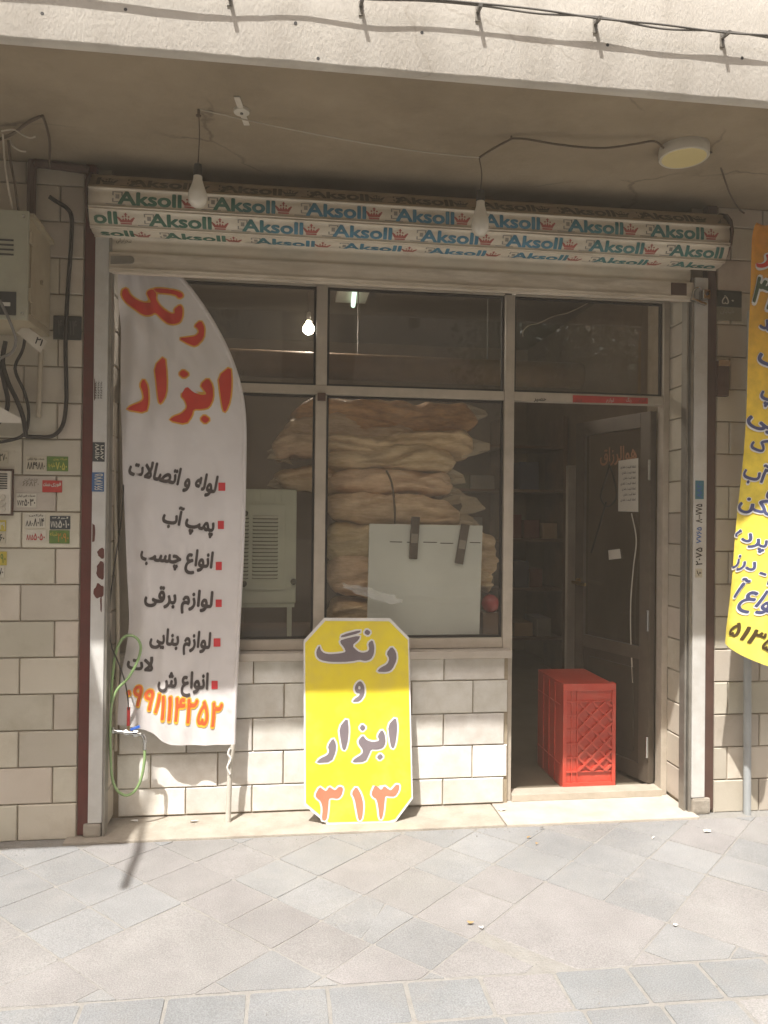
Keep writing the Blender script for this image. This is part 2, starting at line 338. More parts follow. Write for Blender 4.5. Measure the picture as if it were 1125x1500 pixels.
def text2d(t, off=0.0):
    key = (t, off)
    if off > 0 and key not in TCACHE:                              # heavier stroke: layered copies shifted round a small circle
        v, f = text2d(t); V, Fc = [], []; n = 6 if off < .05 else 10
        for k in range(n+1):
            dx, dy = (0, 0) if k == n else (off*math.cos(2*math.pi*k/n), off*math.sin(2*math.pi*k/n)); o = len(V)
            V += [(p[0]+dx, p[1]+dy, k*.00009) for p in v]; Fc += [tuple(o+i for i in q) for q in f]
        TCACHE[key] = (V, Fc)
    if key in TCACHE: return TCACHE[key]
    best = []
    for res, of in ((3, 0.0), (3, .005), (2, .0), (2, .009), (4, .003)):     # glyph filling can drop a stroke: keep the fullest result
        c = bpy.data.curves.new('tmp_text', 'FONT'); c.body = shape(t); c.resolution_u = res; c.offset = of
        o = bpy.data.objects.new('tmp_text', c); TSC.collection.objects.link(o); TSC.view_layers[0].update(); dg = TSC.view_layers[0].depsgraph
        me = bpy.data.meshes.new_from_object(o.evaluated_get(dg))
        bm = bmesh.new(); bm.from_mesh(me); bmesh.ops.remove_doubles(bm, verts=bm.verts[:], dist=1e-5); bmesh.ops.triangulate(bm, faces=bm.faces[:])
        v = [(p.co.x, p.co.y, 0.0) for p in bm.verts]; bm.verts.index_update(); f = [tuple(q.index for q in p.verts) for p in bm.faces]; ar = sum(p.calc_area() for p in bm.faces)-of*sum(e.calc_length() for e in bm.edges if e.is_boundary)
        bm.free(); bpy.data.meshes.remove(me); bpy.data.objects.remove(o); bpy.data.curves.remove(c); best.append((ar, v, f))
        if len(best) > 1 and abs(best[0][0]-best[1][0]) < .015*best[0][0] and len(best) == 2: break
    mxa = max(q[0] for q in best); v, f = next((q[1], q[2]) for q in best if q[0] >= .975*mxa)
    TCACHE[key] = (v, f); return v, f
def poly2d(polys, grow=0.0):
    V, Fc = [], []
    for P in polys:
        holes = []
        if isinstance(P, dict): holes = P['h']; P = P['p']
        P = chaikin([Vector((a, b)) for a, b in P])
        if grow: P = grow_poly(P, grow); holes = []
        rings = [P]+[chaikin([Vector((a, b)) for a, b in h]) for h in holes]
        flat = [p for r_ in rings for p in r_]
        tr = tessellate_polygon([[Vector((p.x, p.y, 0)) for p in r_] for r_ in rings])
        o = len(V); V += [(p.x, p.y) for p in flat]; Fc += [tuple(o+i for i in t) for t in tr]
    return V, Fc
def chaikin(P, q=.22):
    out = []
    for i in range(len(P)):
        a, b = P[i], P[(i+1) % len(P)]; out += [a.lerp(b, q), a.lerp(b, 1-q)]
    return out
def grow_poly(P, d):
    A = sum(P[i].x*P[(i+1) % len(P)].y-P[(i+1) % len(P)].x*P[i].y for i in range(len(P))); s = 1 if A > 0 else -1; out = []
    for i in range(len(P)):
        a, b, c = P[i-1], P[i], P[(i+1) % len(P)]; e1 = (b-a).normalized(); e2 = (c-b).normalized()
        n = (Vector((e1.y, -e1.x))+Vector((e2.y, -e2.x)))
        n = n.normalized() if n.length > 1e-6 else Vector((e1.y, -e1.x)); out.append(b+n*d*s)
    return out
def lay(name, vf_list, fn, m, parent, sub=0.0):
    """2-D print laid on a surface by fn(a, b); sub = longest edge before it is split so that it follows folds"""
    if len(vf_list) > 1:
        for q in vf_list: lay(name, [q], fn, m, parent, sub)
        return
    V, Fc = [], []
    for v, f in vf_list:
        o = len(V); V += v; Fc += [tuple(o+i for i in t) for t in f]
    bm = bmesh.new(); vs_ = [bm.verts.new((q[0], q[1], q[2] if len(q) > 2 else 0)) for q in V]
    for t in Fc:
        try: bm.faces.new([vs_[i] for i in t])
        except ValueError: pass
    if sub:
        for _ in range(6):
            le = [e for e in bm.edges if e.calc_length() > sub]
            if not le: break
            bmesh.ops.subdivide_edges(bm, edges=le, cuts=1, use_grid_fill=False); bmesh.ops.triangulate(bm, faces=bm.faces[:])
    for v in bm.verts: lz = v.co.z; v.co = Vector(fn(v.co.x, v.co.y))+Vector((0, -lz, 0))
    me = bpy.data.meshes.new(name); bm.to_mesh(me); bm.free(); me.materials.append(m)
    o = bpy.data.objects.new(name, me); col.objects.link(o); o.parent = parent
    return o
def fit_text(t, a, b, h, off=0.0, stretch=True, ref=.714):
    """text mesh moved into pixel space: baseline from pixel a to pixel b, letter height h pixels"""
    v, f = text2d(t, off); x0, x1 = min(p[0] for p in v), max(p[0] for p in v); a, b = Vector(a), Vector(b); d = b-a
    n = Vector((-d.y, d.x)).normalized(); n = n if n.y < 0 else -n
    return [(*(a+d*((p[0]-x0)/(x1-x0))+n*(p[1]/ref*h)), p[2]) for p in v], f
def crop(polys, ox, oy, s):
    def c(P): return [(ox+a/s, oy+b/s) for a, b in P]
    return [({'p': c(P['p']), 'h': [c(h) for h in P['h']]} if isinstance(P, dict) else c(P)) for P in polys]
def panel_text(name, t, x0, x1, z0, z1, y, m, parent, off=0.0):
    """a line of print on a vertical face"""
    v, f = text2d(t, off); a0, a1 = min(p[0] for p in v), max(p[0] for p in v); b0, b1 = min(p[1] for p in v), max(p[1] for p in v)
    return lay(name, [(v, f)], lambda a, b: Vector((x0+(x1-x0)*(a-a0)/(a1-a0), y, z0+(z1-z0)*(b-b0)/(b1-b0))), m, parent)

# ------------------------------------------------------------------ pieces: stone slabs with rounded arrises
SLAB = {}
def slab_mesh(wd, h, t, m, b=.004):
    """slab in the XZ plane, front face towards -Y at y=0, thickness t behind"""
    key = (round(wd, 3), round(h, 3), t, m.name)
    if key in SLAB: return SLAB[key]
    V = []; 
    for (i, y) in ((b, 0), (0, b), (0, t)):
        V += [(i, y, i), (wd-i, y, i), (wd-i, y, h-i), (i, y, h-i)]
    Fc = [(0, 1, 2, 3)]
    for k in (0, 4):
        for j in range(4): Fc.append((k+j, k+4+j, k+4+(j+1) % 4, k+(j+1) % 4))
    me = bpy.data.meshes.new('stone'); me.from_pydata(V, [], Fc); me.materials.append(m)
    bm = bmesh.new(); bm.from_mesh(me); bmesh.ops.recalc_face_normals(bm, faces=bm.faces[:]); bm.to_mesh(me); bm.free()
    SLAB[key] = me; return me
def stone_piece(parent, origin, ux, wd, h, t, m, name='stone_block'):
    """origin = lower left front corner; ux = direction of the slab's width in plan"""
    if wd < .012 or h < .012: return
    o = bpy.data.objects.new(name, slab_mesh(wd, h, t, m)); col.objects.link(o); o.parent = parent
    o.location = origin; o.rotation_euler = (0, 0, math.atan2(ux[1], ux[0])); return o
def stone_courses(parent, p0, ux, length, z0, z1, H, L, phase, gap=.0055, t=.02, m=None, first=None):
    """running bond on a vertical face that starts at p0 (x, y) and runs along ux"""
    m = m or stone; z = z0; k = 0
    while z < z1-.01:
        hh = first if (first and k == 0) else H; zt = min(z+hh, z1)
        ph = phase[k % len(phase)] % L; x = ph-L
        while x < length:
            a, b = max(x, 0), min(x+L, length)
            if b-a > .02:
                j = rnd.uniform(-.0015, .0015); nrm = Vector((ux[1], -ux[0]))
                stone_piece(parent, (p0[0]+ux[0]*(a+gap/2)+nrm.x*j, p0[1]+ux[1]*(a+gap/2)+nrm.y*j, z+gap/2), ux, b-a-gap, zt-z-gap, t, m)
            x += L
        z = zt; k += 1

# ================================================================== SETTING: ground
gm = MB().box(-60, 60, -60, 60, -.4, -.20).build('ground', earth); struct(gm, 'bare earth stretching away under the street')
rd = MB().box(-60, 60, -10.0, -2.58, -.19, -.12).build('road', asphalt); struct(rd, 'asphalt street in front of the pavement')
op_ = MB().box(-60, 60, -12.5, -10.0, -.19, -.01).build('far_pavement', conc); struct(op_, 'concrete pavement on the far side of the street')
kb = MB().box(-60, 60, -2.58, -2.45, -.19, .0).build('kerb', conc); struct(kb, 'concrete kerb between pavement and street')
pv = MB().box(-30, 30, -2.45, .30, -.19, .0018).build('pavement', sand); struct(pv, 'dusty sand-jointed pavement in front of the shop')
A = R(45+1.19); E1 = Vector((math.sin(A), math.cos(A))); E2 = Vector((math.sin(A-math.pi/2), math.cos(A-math.pi/2)))
def clip(P, n, c):
    """keep the side where p.n <= c"""
    out = []
    for i in range(len(P)):
        a, b = P[i], P[(i+1) % len(P)]; da, db = a.dot(n)-c, b.dot(n)-c
        if da <= 0: out.append(a)
        if (da < 0 < db) or (db < 0 < da): out.append(a.lerp(b, da/(da-db)))
    return out
def inset(P, d): return grow_poly(P, -d)
def area(P): return abs(sum(P[i].x*P[(i+1) % len(P)].y-P[(i+1) % len(P)].x*P[i].y for i in range(len(P))))/2
def paving(P, m, gap=.006, jag=0.0):
    if len(P) < 3 or area(P) < .0012: return
    c = sum(P, Vector((0, 0)))/len(P); P = inset(P, gap*rnd.uniform(.55, .9)); Q = []
    for i in range(len(P)):                                       # chipped, hand-set edges
        a, b = P[i], P[(i+1) % len(P)]
        if (b-a).length < .012: Q.append(a); continue
        Q.append(a.lerp(b, .03)+Vector((rnd.uniform(-1, 1), rnd.uniform(-1, 1)))*.0022); Q.append(a.lerp(b, .5)+Vector((rnd.uniform(-1, 1), rnd.uniform(-1, 1)))*(.0016+jag)); Q.append(a.lerp(b, .97)+Vector((rnd.uniform(-1, 1), rnd.uniform(-1, 1)))*.0022)
    P = Q
    if area(P) < .0012: return
    z = rnd.uniform(-.0008, .0010); tx, ty = rnd.uniform(-.004, .004), rnd.uniform(-.004, .004); n = len(P); V = []
    for (k, dz) in ((.988, .0040), (1.0, .0028), (1.0, -.03)):
        for p in P:
            q = p-c; V.append((q.x*k, q.y*k, dz+z+q.x*tx+q.y*ty))
    Fc = [tuple(range(n))]+[(k*n+i, k*n+n+i, k*n+n+(i+1) % n, k*n+(i+1) % n) for k in (0, 1) for i in range(n)]
    me = bpy.data.meshes.new('paving_stone'); me.from_pydata(V, [], Fc); bm = bmesh.new(); bm.from_mesh(me); bmesh.ops.recalc_face_normals(bm, faces=bm.faces[:]); bm.to_mesh(me); bm.free()
    me.materials.append(m); o = bpy.data.objects.new('paving_stone', me); col.objects.link(o); o.parent = pv; o.location = (c.x, c.y, 0)
T = .2405
l1 = [-.94-T*k for k in range(11, 0, -1)]+[-.94, -.70, -.46, -.22, .09]+[.09+T*k for k in range(1, 14)]
l2 = [.273+T*k for k in range(10, 0, -1)]+[.273-T*k for k in range(0, 20)]
BIG = [((-1.1805, -.70), (-.21, -.69)), ((-.15, .33), (-1.17, -1.652)), ((.33, .811), (-1.652, -2.133)), ((.811, 1.05), (-.69, -.93)), ((-1.66, -1.18), (.51, .03))]
done = []
def dquad(a0, a1, b0, b1): return [E1*a0+E2*b0, E1*a1+E2*b0, E1*a1+E2*b1, E1*a0+E2*b1]
YB, YF = -1.205, -.075
def bounded(P):
    for n, c in ((Vector((0, 1)), YF), (Vector((0, -1)), -YB), (Vector((1, 0)), 3.7), (Vector((-1, 0)), 2.5)):
        if len(P) < 3: return []
        P = clip(P, n, c)
    return P
for (a, b) in BIG: paving(bounded(dquad(a[0], a[1], b[0], b[1])), pave_pink)
def covered(c):
    x, y = c.dot(E1), c.dot(E2)
    return any(min(a) < x < max(a) and min(b) < y < max(b) for a, b in BIG)
for i in range(len(l1)-1):
    for j in range(len(l2)-1):
        P = dquad(l1[i], l1[i+1], l2[j], l2[j+1]); c = sum(P, Vector((0, 0)))/4
        if c.y > .2 or c.y < -1.5 or covered(c): continue
        if any(min(a) < l1[i]+.1 < max(a) and min(b) < (l2[j]+l2[j+1])/2 < max(b) for a, b in BIG): P = dquad(max(l1[i], .33) if c.dot(E1) > 0 else l1[i], l1[i+1], l2[j], l2[j+1])
        P = bounded(P)
        if len(P) < 3: continue
        pink = rnd.random() < .36; m = pave_pink if pink else pave_grey
        x, y = c.dot(E1), c.dot(E2)
        if -.5 < x < .2 and -1.35 < y < -.5 and rnd.random() < .3:  # cracked stones in the worn middle
            n = Vector((rnd.uniform(-1, 1), rnd.uniform(-1, 1))).normalized(); cc = c.dot(n)+rnd.uniform(-.04, .04)
            paving(clip(P, n, cc), m, .005, .003); paving(clip(P, -n, -cc), m, .005, .003)
        else: paving(P, m, .006)
yy = YB-.004; k = 0
while yy > -2.3:                                                   # straight border courses towards the street
    x = -2.5+(.0 if k % 2 == 0 else .02)
    while x < 3.7:
        wdt = .2405; hh = .195 if k == 0 else .2405
        if rnd.random() > .03: paving([Vector((x, yy-hh)), Vector((x+wdt, yy-hh)), Vector((x+wdt, yy)), Vector((x, yy))], pave_pink if rnd.random() < .12 else pave_blue, .013)
        x += wdt
    yy -= .195 if k == 0 else .2405; k += 1

# ================================================================== BUILDING
bd = thing('shop_building', 'stone-faced building with a plastered overhang above the shop front', 'building')
XL, XR = -.79, 2.0           # reveals of the shop opening
KW, WP = .19, .25            # knee wall face, window plane
H0, L0 = .1625, .33
# piers with stone cladding
pl = MB().box(-4.2, -.906, .012, .5, -.02, 3.3).build('pier', mortar, bd)
xj = at(80, 885, 0).x; xk = at(29, 935, 0).x; X0 = -4.2
stone_courses(pl, (-1.92, 0), (1, 0), 1.92-.9085, 0, 2.925+.10, H0, L0, [(xk+1.92), (xj+1.92)])
pr = MB().box(2.125, 5.6, .012, .5, -.02, 3.3).build('pier', mortar, bd)
xr = at(1066, 1070, 0).x; stone_courses(pr, (2.128, 0), (1, 0), .98, 0, 2.925+.10, H0, L0, [(xr-2.128)+.17, (xr-2.128)])
# right return wall of the opening (faces left) and left one (faces right)
rv = MB().box(2.012, 2.124, .04, .5, -.02, 3.2).build('return_wall', mortar, bd)
stone_courses(rv, (2.0, .255), (0, -1), .20, .03, 2.65, H0, .2, [0])
rl = MB().box(-.9055, -.802, .04, .5, -.02, 3.2).build('return_wall', mortar, bd)
stone_courses(rl, (-.79, .05), (0, 1), .14, .03, 2.65, H0, .2, [0])
# knee wall under the window
kw = MB().box(-.801, 1.13, KW+.012, .34, 0, .765).build('knee_wall', mortar, bd)
zr = [at(650, y, KW).z for y in (1186, 1141, 1093, 1046, 997.5, 964)]
xa, xb = at(648.8, 1160, KW).x, at(692, 1115, KW).x; LK = .314
for i in range(5):
    stone_courses(kw, (XL+.01, KW), (1, 0), 1.128-XL-.01, zr[i] if i else .018, zr[i+1], 1.0, LK, [(xa if i % 2 == 0 else xb)-XL-.01], m=stone_w)
MB().box(-.788, 1.135, KW-.045, .335, zr[5]+.003, .792).build('sill_stone', stone_sill, bd, bevel=.004)
# step under the whole opening, in two stones with a joint
st_l = MB().box(-.95, at(735, 1195, 0).x, -.068, .26, -.03, .013).build('threshold_stone', conc, bd, bevel=.006)
st_r = MB().box(at(735, 1195, 0).x+.005, 2.015, -.072, .26, -.03, .015).build('threshold_stone', stone_sill, bd, bevel=.006)
# overhang: soffit and the plastered wall above
ZE = 2.992; OV = .97
sof = MB().add([(-6, -OV, ZE), (7, -OV, ZE), (7, .6, 3.045), (-6, .6, 3.045), (-6, -OV, ZE+.2), (7, -OV, ZE+.2), (7, .6, 3.24), (-6, .6, 3.24)],
     [(0, 3, 2, 1), (4, 5, 6, 7), (1, 2, 6, 5), (2, 3, 7, 6), (3, 0, 4, 7)]).build('soffit', plaster, bd)
n_ = 260; fv = []; ff = []
for i in range(n_+1):                                             # rough, slightly wavy plaster edge
    x = -6+13*i/n_; e = -.004-abs(noise.noise(Vector((x*3.1, 0, 0)))*.007+noise.noise(Vector((x*17, 3, 0)))*.004)
    fv += [(x, -OV+.03, ZE-.0005), (x, -OV-.004+e*.3, ZE+e), (x, -OV-.010+e*.3, ZE+.012+e), (x, -OV-.010, ZE+.5), (x, -OV-.010, ZE+4.2)]
for i in range(n_):
    for k in range(4): ff.append((i*5+k, i*5+5+k, i*5+6+k, i*5+1+k))
fo = raw('upper_wall', fv, ff, fascia_m, bd); 
# interior shell
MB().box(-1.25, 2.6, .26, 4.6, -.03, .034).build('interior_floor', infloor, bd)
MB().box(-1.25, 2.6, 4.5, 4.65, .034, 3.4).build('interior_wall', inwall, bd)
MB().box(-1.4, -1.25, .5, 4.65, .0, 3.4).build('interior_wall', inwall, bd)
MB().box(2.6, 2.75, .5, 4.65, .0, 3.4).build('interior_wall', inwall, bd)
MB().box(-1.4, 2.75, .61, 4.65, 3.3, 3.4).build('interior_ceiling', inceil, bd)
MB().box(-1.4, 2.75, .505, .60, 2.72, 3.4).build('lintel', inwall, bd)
# window and door frame
fr = empty('window_frame'); fr.parent = bd
def fbox(name, x0, x1, z0, z1, y0=.225, y1=.285, m=alu): return MB().box(x0, x1, y0, y1, z0, z1).build(name, m, fr, bevel=.003)
xm = [at(463, 500, WP).x, at(479, 500, WP).x, at(738, 500, WP).x, at(752, 500, WP).x, at(969, 500, WP).x]
fbox('jamb', XL+.002, XL+.05, .794, 2.66); fbox('mullion', xm[0], xm[1], .846, 2.059); fbox('mullion', xm[0], xm[1], 2.106, 2.60)
fbox('mullion', xm[2], xm[3], .016, 2.60, .223, .287); fbox('jamb', xm[4], 1.998, .016, 2.66, .223, .287)
fbox('transom', XL+.05, xm[2]-.001, 2.06, 2.105); fbox('transom', xm[3]+.001, xm[4]-.001, 2.06, 2.105)
fbox('head_rail', XL+.05, xm[2]-.001, 2.60, 2.66); fbox('head_rail', xm[3]+.001, xm[4]-.001, 2.60, 2.66)
fbox('bottom_rail', XL+.05, xm[2]-.001, .796, .846); fbox('door_sill', xm[3]+.001, xm[4]-.001, .0155, .050, .205, .30)
panes = [(XL+.05, xm[0], 2.105, 2.60), (xm[1], xm[2], 2.105, 2.60), (xm[3], xm[4], 2.105, 2.60), (XL+.05, xm[0], .846, 2.06), (xm[1], xm[2], .846, 2.06)]
for (a, b, c, d) in panes:
    g = MB()
    for q in ((a+.001, a+.012, c+.001, d-.001), (b-.012, b-.001, c+.001, d-.001), (a+.012, b-.012, c+.001, c+.012), (a+.012, b-.012, d-.012, d-.001)): g.box(q[0], q[1], .245, .262, q[2], q[3])
    bead = g.build('glazing_bead', gasket, fr)
    MB().add([(a+.004, .254, c+.004), (b-.004, .254, c+.004), (b-.004, .254, d-.004), (a+.004, .254, d-.004)], [(0, 1, 2, 3)]).build('pane', glass, fr)
c_ = at(471, 581, .22); MB().box(c_.x-.020, c_.x+.020, .210, .2225, c_.z-.022, c_.z+.018).build('clasp', brown_paint, fr, bevel=.003)

# door leaf, swung inwards on its right-hand hinges
dl = empty('door_leaf'); dl.parent = bd
hp = Vector((1.945, .292, 0)); fe = atz(848, 622, 2.03); dv = Vector((fe.x-hp.x, fe.y-hp.y, 0)); LW = dv.length; dv.normalize(); dn = Vector((dv.y, -dv.x, 0))
if dn.x > 0: dn = -dn                                             # towards the passage (left)
def leaf(name, s0, s1, z0, z1, n0, n1, m, bevel=.003):
    P = lambda s, n, z: hp+dv*s+dn*n+Vector((0, 0, z))
    mb = MB().add([P(s0, n0, z0), P(s1, n0, z0), P(s1, n1, z0), P(s0, n1, z0), P(s0, n0, z1), P(s1, n0, z1), P(s1, n1, z1), P(s0, n1, z1)],
                  [(0, 3, 2, 1), (4, 5, 6, 7), (0, 1, 5, 4), (1, 2, 6, 5), (2, 3, 7, 6), (3, 0, 4, 7)])
    return mb.build(name, m, dl, bevel=bevel)
leaf('stile', 0, .075, .055, 2.035, -.02, .02, door_m); leaf('stile', LW-.075, LW, .055, 2.035, -.02, .02, door_m)
leaf('rail', .076, LW-.076, 1.955, 2.035, -.02, .02, door_m); leaf('rail', .076, LW-.076, .055, .14, -.02, .02, door_m); leaf('rail', .076, LW-.076, .70, .77, -.02, .02, door_m)
leaf('lower_panel', .077, LW-.077, .141, .699, -.010, .010, door_panel, 0); leaf('panel_moulding', .12, LW-.12, .19, .65, .010, .018, door_panel)
P = lambda s, n, z: hp+dv*s+dn*n+Vector((0, 0, z))
MB().add([P(.077, 0, .771), P(LW-.077, 0, .771), P(LW-.077, 0, 1.954), P(.077, 0, 1.954)], [(0, 1, 2, 3)]).build('pane', glass_door, dl)
for z in (1.72, .92, .25): MB().tube([P(-.004, .032, z-.055), P(-.004, .032, z+.055)], .008, 10).build('hinge', chrome, dl, True)
hd = MB(); hd.lathe([(.022, 0), (.022, .012), (.008, .012), (.008, .05)], P(LW-.038, .02, 1.08), dn, 12); hd.bar(P(LW-.038, .066, 1.08), P(LW-.15, .066, 1.072), .016, .018); hd.build('handle', brass, dl)
def leafpr(s, z): return P(s, .004, z)
def dtext(t, sa, sb, z, h, m, off=0.0):
    v, f = text2d(t, off); x0, x1 = min(p[0] for p in v), max(p[0] for p in v)
    return lay('lettering', [(v, f)], lambda a, b: leafpr(sa+(sb-sa)*(a-x0)/(x1-x0), z+b*h), m, dl)
dtext('هوالرزاق', LW-.20, LW-.50, 1.79, .11, mat('door_ink', (.42, .20, .10), rough=.6), .015)

# ================================================================== ROLLER SHUTTER
sh = thing('roller_shutter', 'rolled-up metal shutter with printed slats above the shop front', 'shutter')
SX0, SX1 = -.862, 2.112
prof = [(-.012, 2.704), (-.096, 2.716), (-.134, 2.786), (-.132, 2.876), (-.070, 2.948), (.02, 2.975), (.10, 2.94), (.13, 2.86), (.11, 2.77)]
aks_col = gradient_mat('brand_print', [(0, (.06, .15, .095)), (.20, (.055, .16, .115)), (.30, (.065, .20, .29)), (.66, (.07, .22, .33)), (.80, (.065, .20, .21)), (1, (.06, .18, .15))], 'x', SX0, SX1)
crown_m = mat('crown_red', (.40, .11, .085), rough=.6); mark_m = mat('mark_grey', (.30, .275, .235), rough=.6)
def crown2d(x, y, s):
    out = [[(-.42, 0), (.42, 0), (.44, .14), (-.44, .14)], [(-.44, .20), (-.05, .20), (-.10, .40), (-.20, .62), (-.30, .42), (-.48, .66), (-.62, .55)], [(.44, .20), (.62, .55), (.48, .66), (.30, .42), (.20, .62), (.10, .40), (.05, .20)],
           [(-.05, .20), (.05, .20), (.10, .42), (.0, .74), (-.10, .42)], [(-.05, .86), (.05, .86), (.05, 1.14), (-.05, 1.14)], [(-.13, .97), (.13, .97), (.13, 1.05), (-.13, 1.05)]]
    for tx, ty in ((-.60, .66), (-.22, .76), (.22, .76), (.60, .66), (0, .82)): out.append([(tx+.085*math.cos(a), ty+.085*math.sin(a)) for a in (0, 1.05, 2.1, 3.14, 4.2, 5.24)])
    V, Fc = [], []
    for P_ in out:
        o = len(V); V += [(x+a*s, y+b*s) for a, b in P_]
        Fc += [tuple(o+i for i in t) for t in tessellate_polygon([[Vector((a, b, 0)) for a, b in P_]])]
    return V, Fc
def rect2d(*rs):
    V, Fc = [], []
    for (a, b, c, d) in rs: o = len(V); V += [(a, c), (b, c), (b, d), (a, d)]; Fc += [(o, o+1, o+2), (o, o+2, o+3)]
    return V, Fc
slat_top = mat('slat_brown', (.36, .27, .16), (.27, .20, .115), 7, .7, .05, 50, dirt=.4, dirtc=(.2, .15, .09), dscale=5); dim_print = mat('print_brown', (.12, .095, .05), rough=.8)  # darker brown slat and dimmer print for the upper rows
def slat(p, q, words=None, cap=.62, x0=SX0, x1=SX1, dusty=False):  # dusty picks the darker brown slat and print colours
    """one curved shutter slat between profile points p and q (Y, Z) with rolled lips"""
    a, b = Vector(p), Vector(q); d = (b-a); ln = d.length; d.normalize(); n = Vector((-d.y, d.x)) if d.y != 0 or True else None
    if n.dot(a-Vector((0, 2.85))) < 0: n = -n
    pr_ = [(0.0, -.006), (.0, .004), (.05, .008), (.09, .004), (.12, .000), (.3, .004), (.5, .0055), (.7, .004), (.88, .000), (.91, .005), (.95, .009), (.985, .006), (1.0, -.006)]
    V = []; K = 40
    for i in range(K+1):
        x = x0+(x1-x0)*i/K; dent = noise.noise(Vector((x*2.3, p[1]*9, 0)))*.0022
        for t, h in pr_:
            y = a+d*(t*ln)+n*(h+dent*math.sin(math.pi*t)); V.append((x, y.x, y.y))
    m_ = len(pr_); Fc = [(i*m_+k, i*m_+m_+k, i*m_+m_+k+1, i*m_+k+1) for i in range(K) for k in range(m_-1)]
    Fc += [tuple(range(m_)), tuple(K*m_+k for k in range(m_))[::-1]]
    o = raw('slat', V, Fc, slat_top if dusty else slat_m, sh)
    bmx = bmesh.new(); bmx.from_mesh(o.data); bmesh.ops.recalc_face_normals(bmx, faces=bmx.faces[:]); bmx.to_mesh(o.data); bmx.free()
    if words:
        def fn(x, t):
            dent = noise.noise(Vector((x*2.3, p[1]*9, 0)))*.0022; h = .0055*max(0, 1-((t-.5)/.42)**2)
            y = a+d*(t*ln)+n*(h+dent*math.sin(math.pi*t)+.0012); return Vector((x, y.x, y.y))
        tv, tf = text2d('Aksoll', .035); tx0, tx1 = min(v[0] for v in tv), max(v[0] for v in tv); tw, cr, mk = [], [], []
        xs, per, wdt = words
        for k in range(-1, 8):
            x = xs+per*k
            ok = lambda v: all(x0+.03 < q_[0] < x1-.03 for q_ in v)
            wv = [(x+wdt*(v[0]-tx0)/(tx1-tx0), .20+cap*v[1]/.70, v[2]) for v in tv]
            if x+wdt > x0+.03 and x < x1-.03:
                if ok(wv): tw.append((wv, tf))
                else:
                    keep = {i for i, v in enumerate(wv) if x0+.02 < v[0] < x1-.02}; ft = [t_ for t_ in tf if all(i in keep for i in t_)]
                    if ft: tw.append((wv, ft))
            cv, cf = crown2d(0, 0, 1); cv = [(x+wdt+.036+v[0]*.056, .2+v[1]*.52) for v in cv]
            if ok(cv): cr.append((cv, cf))
            u = x+wdt+.085
            mv, mf = rect2d((u, u+.085, .16, .20), (u+.028, u+.072, .28, .32), (u+.028, u+.034, .32, .80), (u+.066, u+.072, .32, .80), (u+.034, u+.066, .76, .80), (u+.042, u+.058, .45, .66))
            if ok(mv): mk.append((mv, mf))
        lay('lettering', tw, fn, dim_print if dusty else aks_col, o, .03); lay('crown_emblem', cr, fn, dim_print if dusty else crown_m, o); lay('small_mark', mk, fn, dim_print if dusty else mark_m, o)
    return o
def wordpos(px0, px6, py, Y): a = at(px0, py, Y).x; return a, (at(px6, py+45, Y).x-a)/6, .272
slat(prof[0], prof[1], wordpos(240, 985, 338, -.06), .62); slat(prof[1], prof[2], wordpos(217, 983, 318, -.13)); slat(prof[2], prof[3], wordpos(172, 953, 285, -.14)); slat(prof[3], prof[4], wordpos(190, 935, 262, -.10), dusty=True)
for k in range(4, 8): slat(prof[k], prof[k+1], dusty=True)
GX0, GX1 = -.80, 2.012
o = slat((-.006, 2.632), (-.006, 2.705), None, x0=GX0+.004, x1=GX1-.03)
bb = MB().box(GX0+.004, GX1-.02, -.024, .012, 2.542, 2.631).build('bottom_bar', bar_m, sh, bevel=.004)
MB().box(GX0+.004, GX1-.02, -.030, -.0245, 2.555, 2.562).build('bar_lip', bar_m, sh)
# slot plate at the left end of the bar, rust patch at the right
p0_, p1_ = at(162, 381, -.026), at(197, 381, -.026); hh = .018; pl_ = [(p0_.x, p0_.z-hh), (p1_.x-hh, p1_.z-hh)]+[(p1_.x-hh+hh*math.sin(a), p1_.z-hh*math.cos(a)) for a in (.5, 1.0, 1.57, 2.1, 2.6)]+[(p1_.x-hh, p1_.z+hh), (p0_.x, p0_.z+hh)]
MB().prism(pl_, lambda a, b: (a, -.028, b), lambda a, b: (a, -.0243, b)).build('slot_plate', rail_m, sh)
q0 = at(993, 425, -.026); MB().box(q0.x-.035, q0.x+.045, -.0285, -.0243, q0.z-.030, q0.z+.035).build('rust_plate', brown_paint, sh, bevel=.0015)
panel_text('lettering', 'سحرایرانی', at(170, 352, -.02).x, at(192, 352, -.02).x, at(180, 356, -.02).z, at(180, 348, -.02).z, -.0135, dkbrown, sh)
# guides: white channels, rails and painted steel angles
gl = MB().box(at(135, 700, -.015).x, at(155.5, 700, -.015).x, -.016, .035, .075, 2.70).build('guide', guide_white, sh, bevel=.004)
gr = MB().box(at(1017, 600, -.015).x, at(1036, 600, -.015).x, -.016, .035, .085, 2.66).build('guide', guide_white, sh, bevel=.004)
gx0, gx1 = at(135, 700, -.015).x, at(155.5, 700, -.015).x; rx0, rx1 = at(1017, 600, -.015).x, at(1036, 600, -.015).x
MB().box(gx1+.001, gx1+.012, -.012, .050, -.012, 2.70).build('guide_rail', rail_m, sh); MB().box(rx0-.014, rx0-.001, -.010, .045, -.004, 2.66).build('guide_rail', rail_m, sh)
MB().box(rx0-.030, rx0-.020, .004, .055, .0, 2.66).build('guide_rail', rail_m, sh); MB().box(rx0-.0195, rx0-.0145, .012, .04, .0, 2.66).build('guide_slot', gasket, sh)
MB().box(-.9045, gx0-.001, -.008, .036, .02, 3.03).build('steel_angle', red_paint, sh, bevel=.003); MB().box(rx1+.001, 2.122, -.008, .036, .02, 3.03).build('steel_angle', brown_paint, sh, bevel=.003)
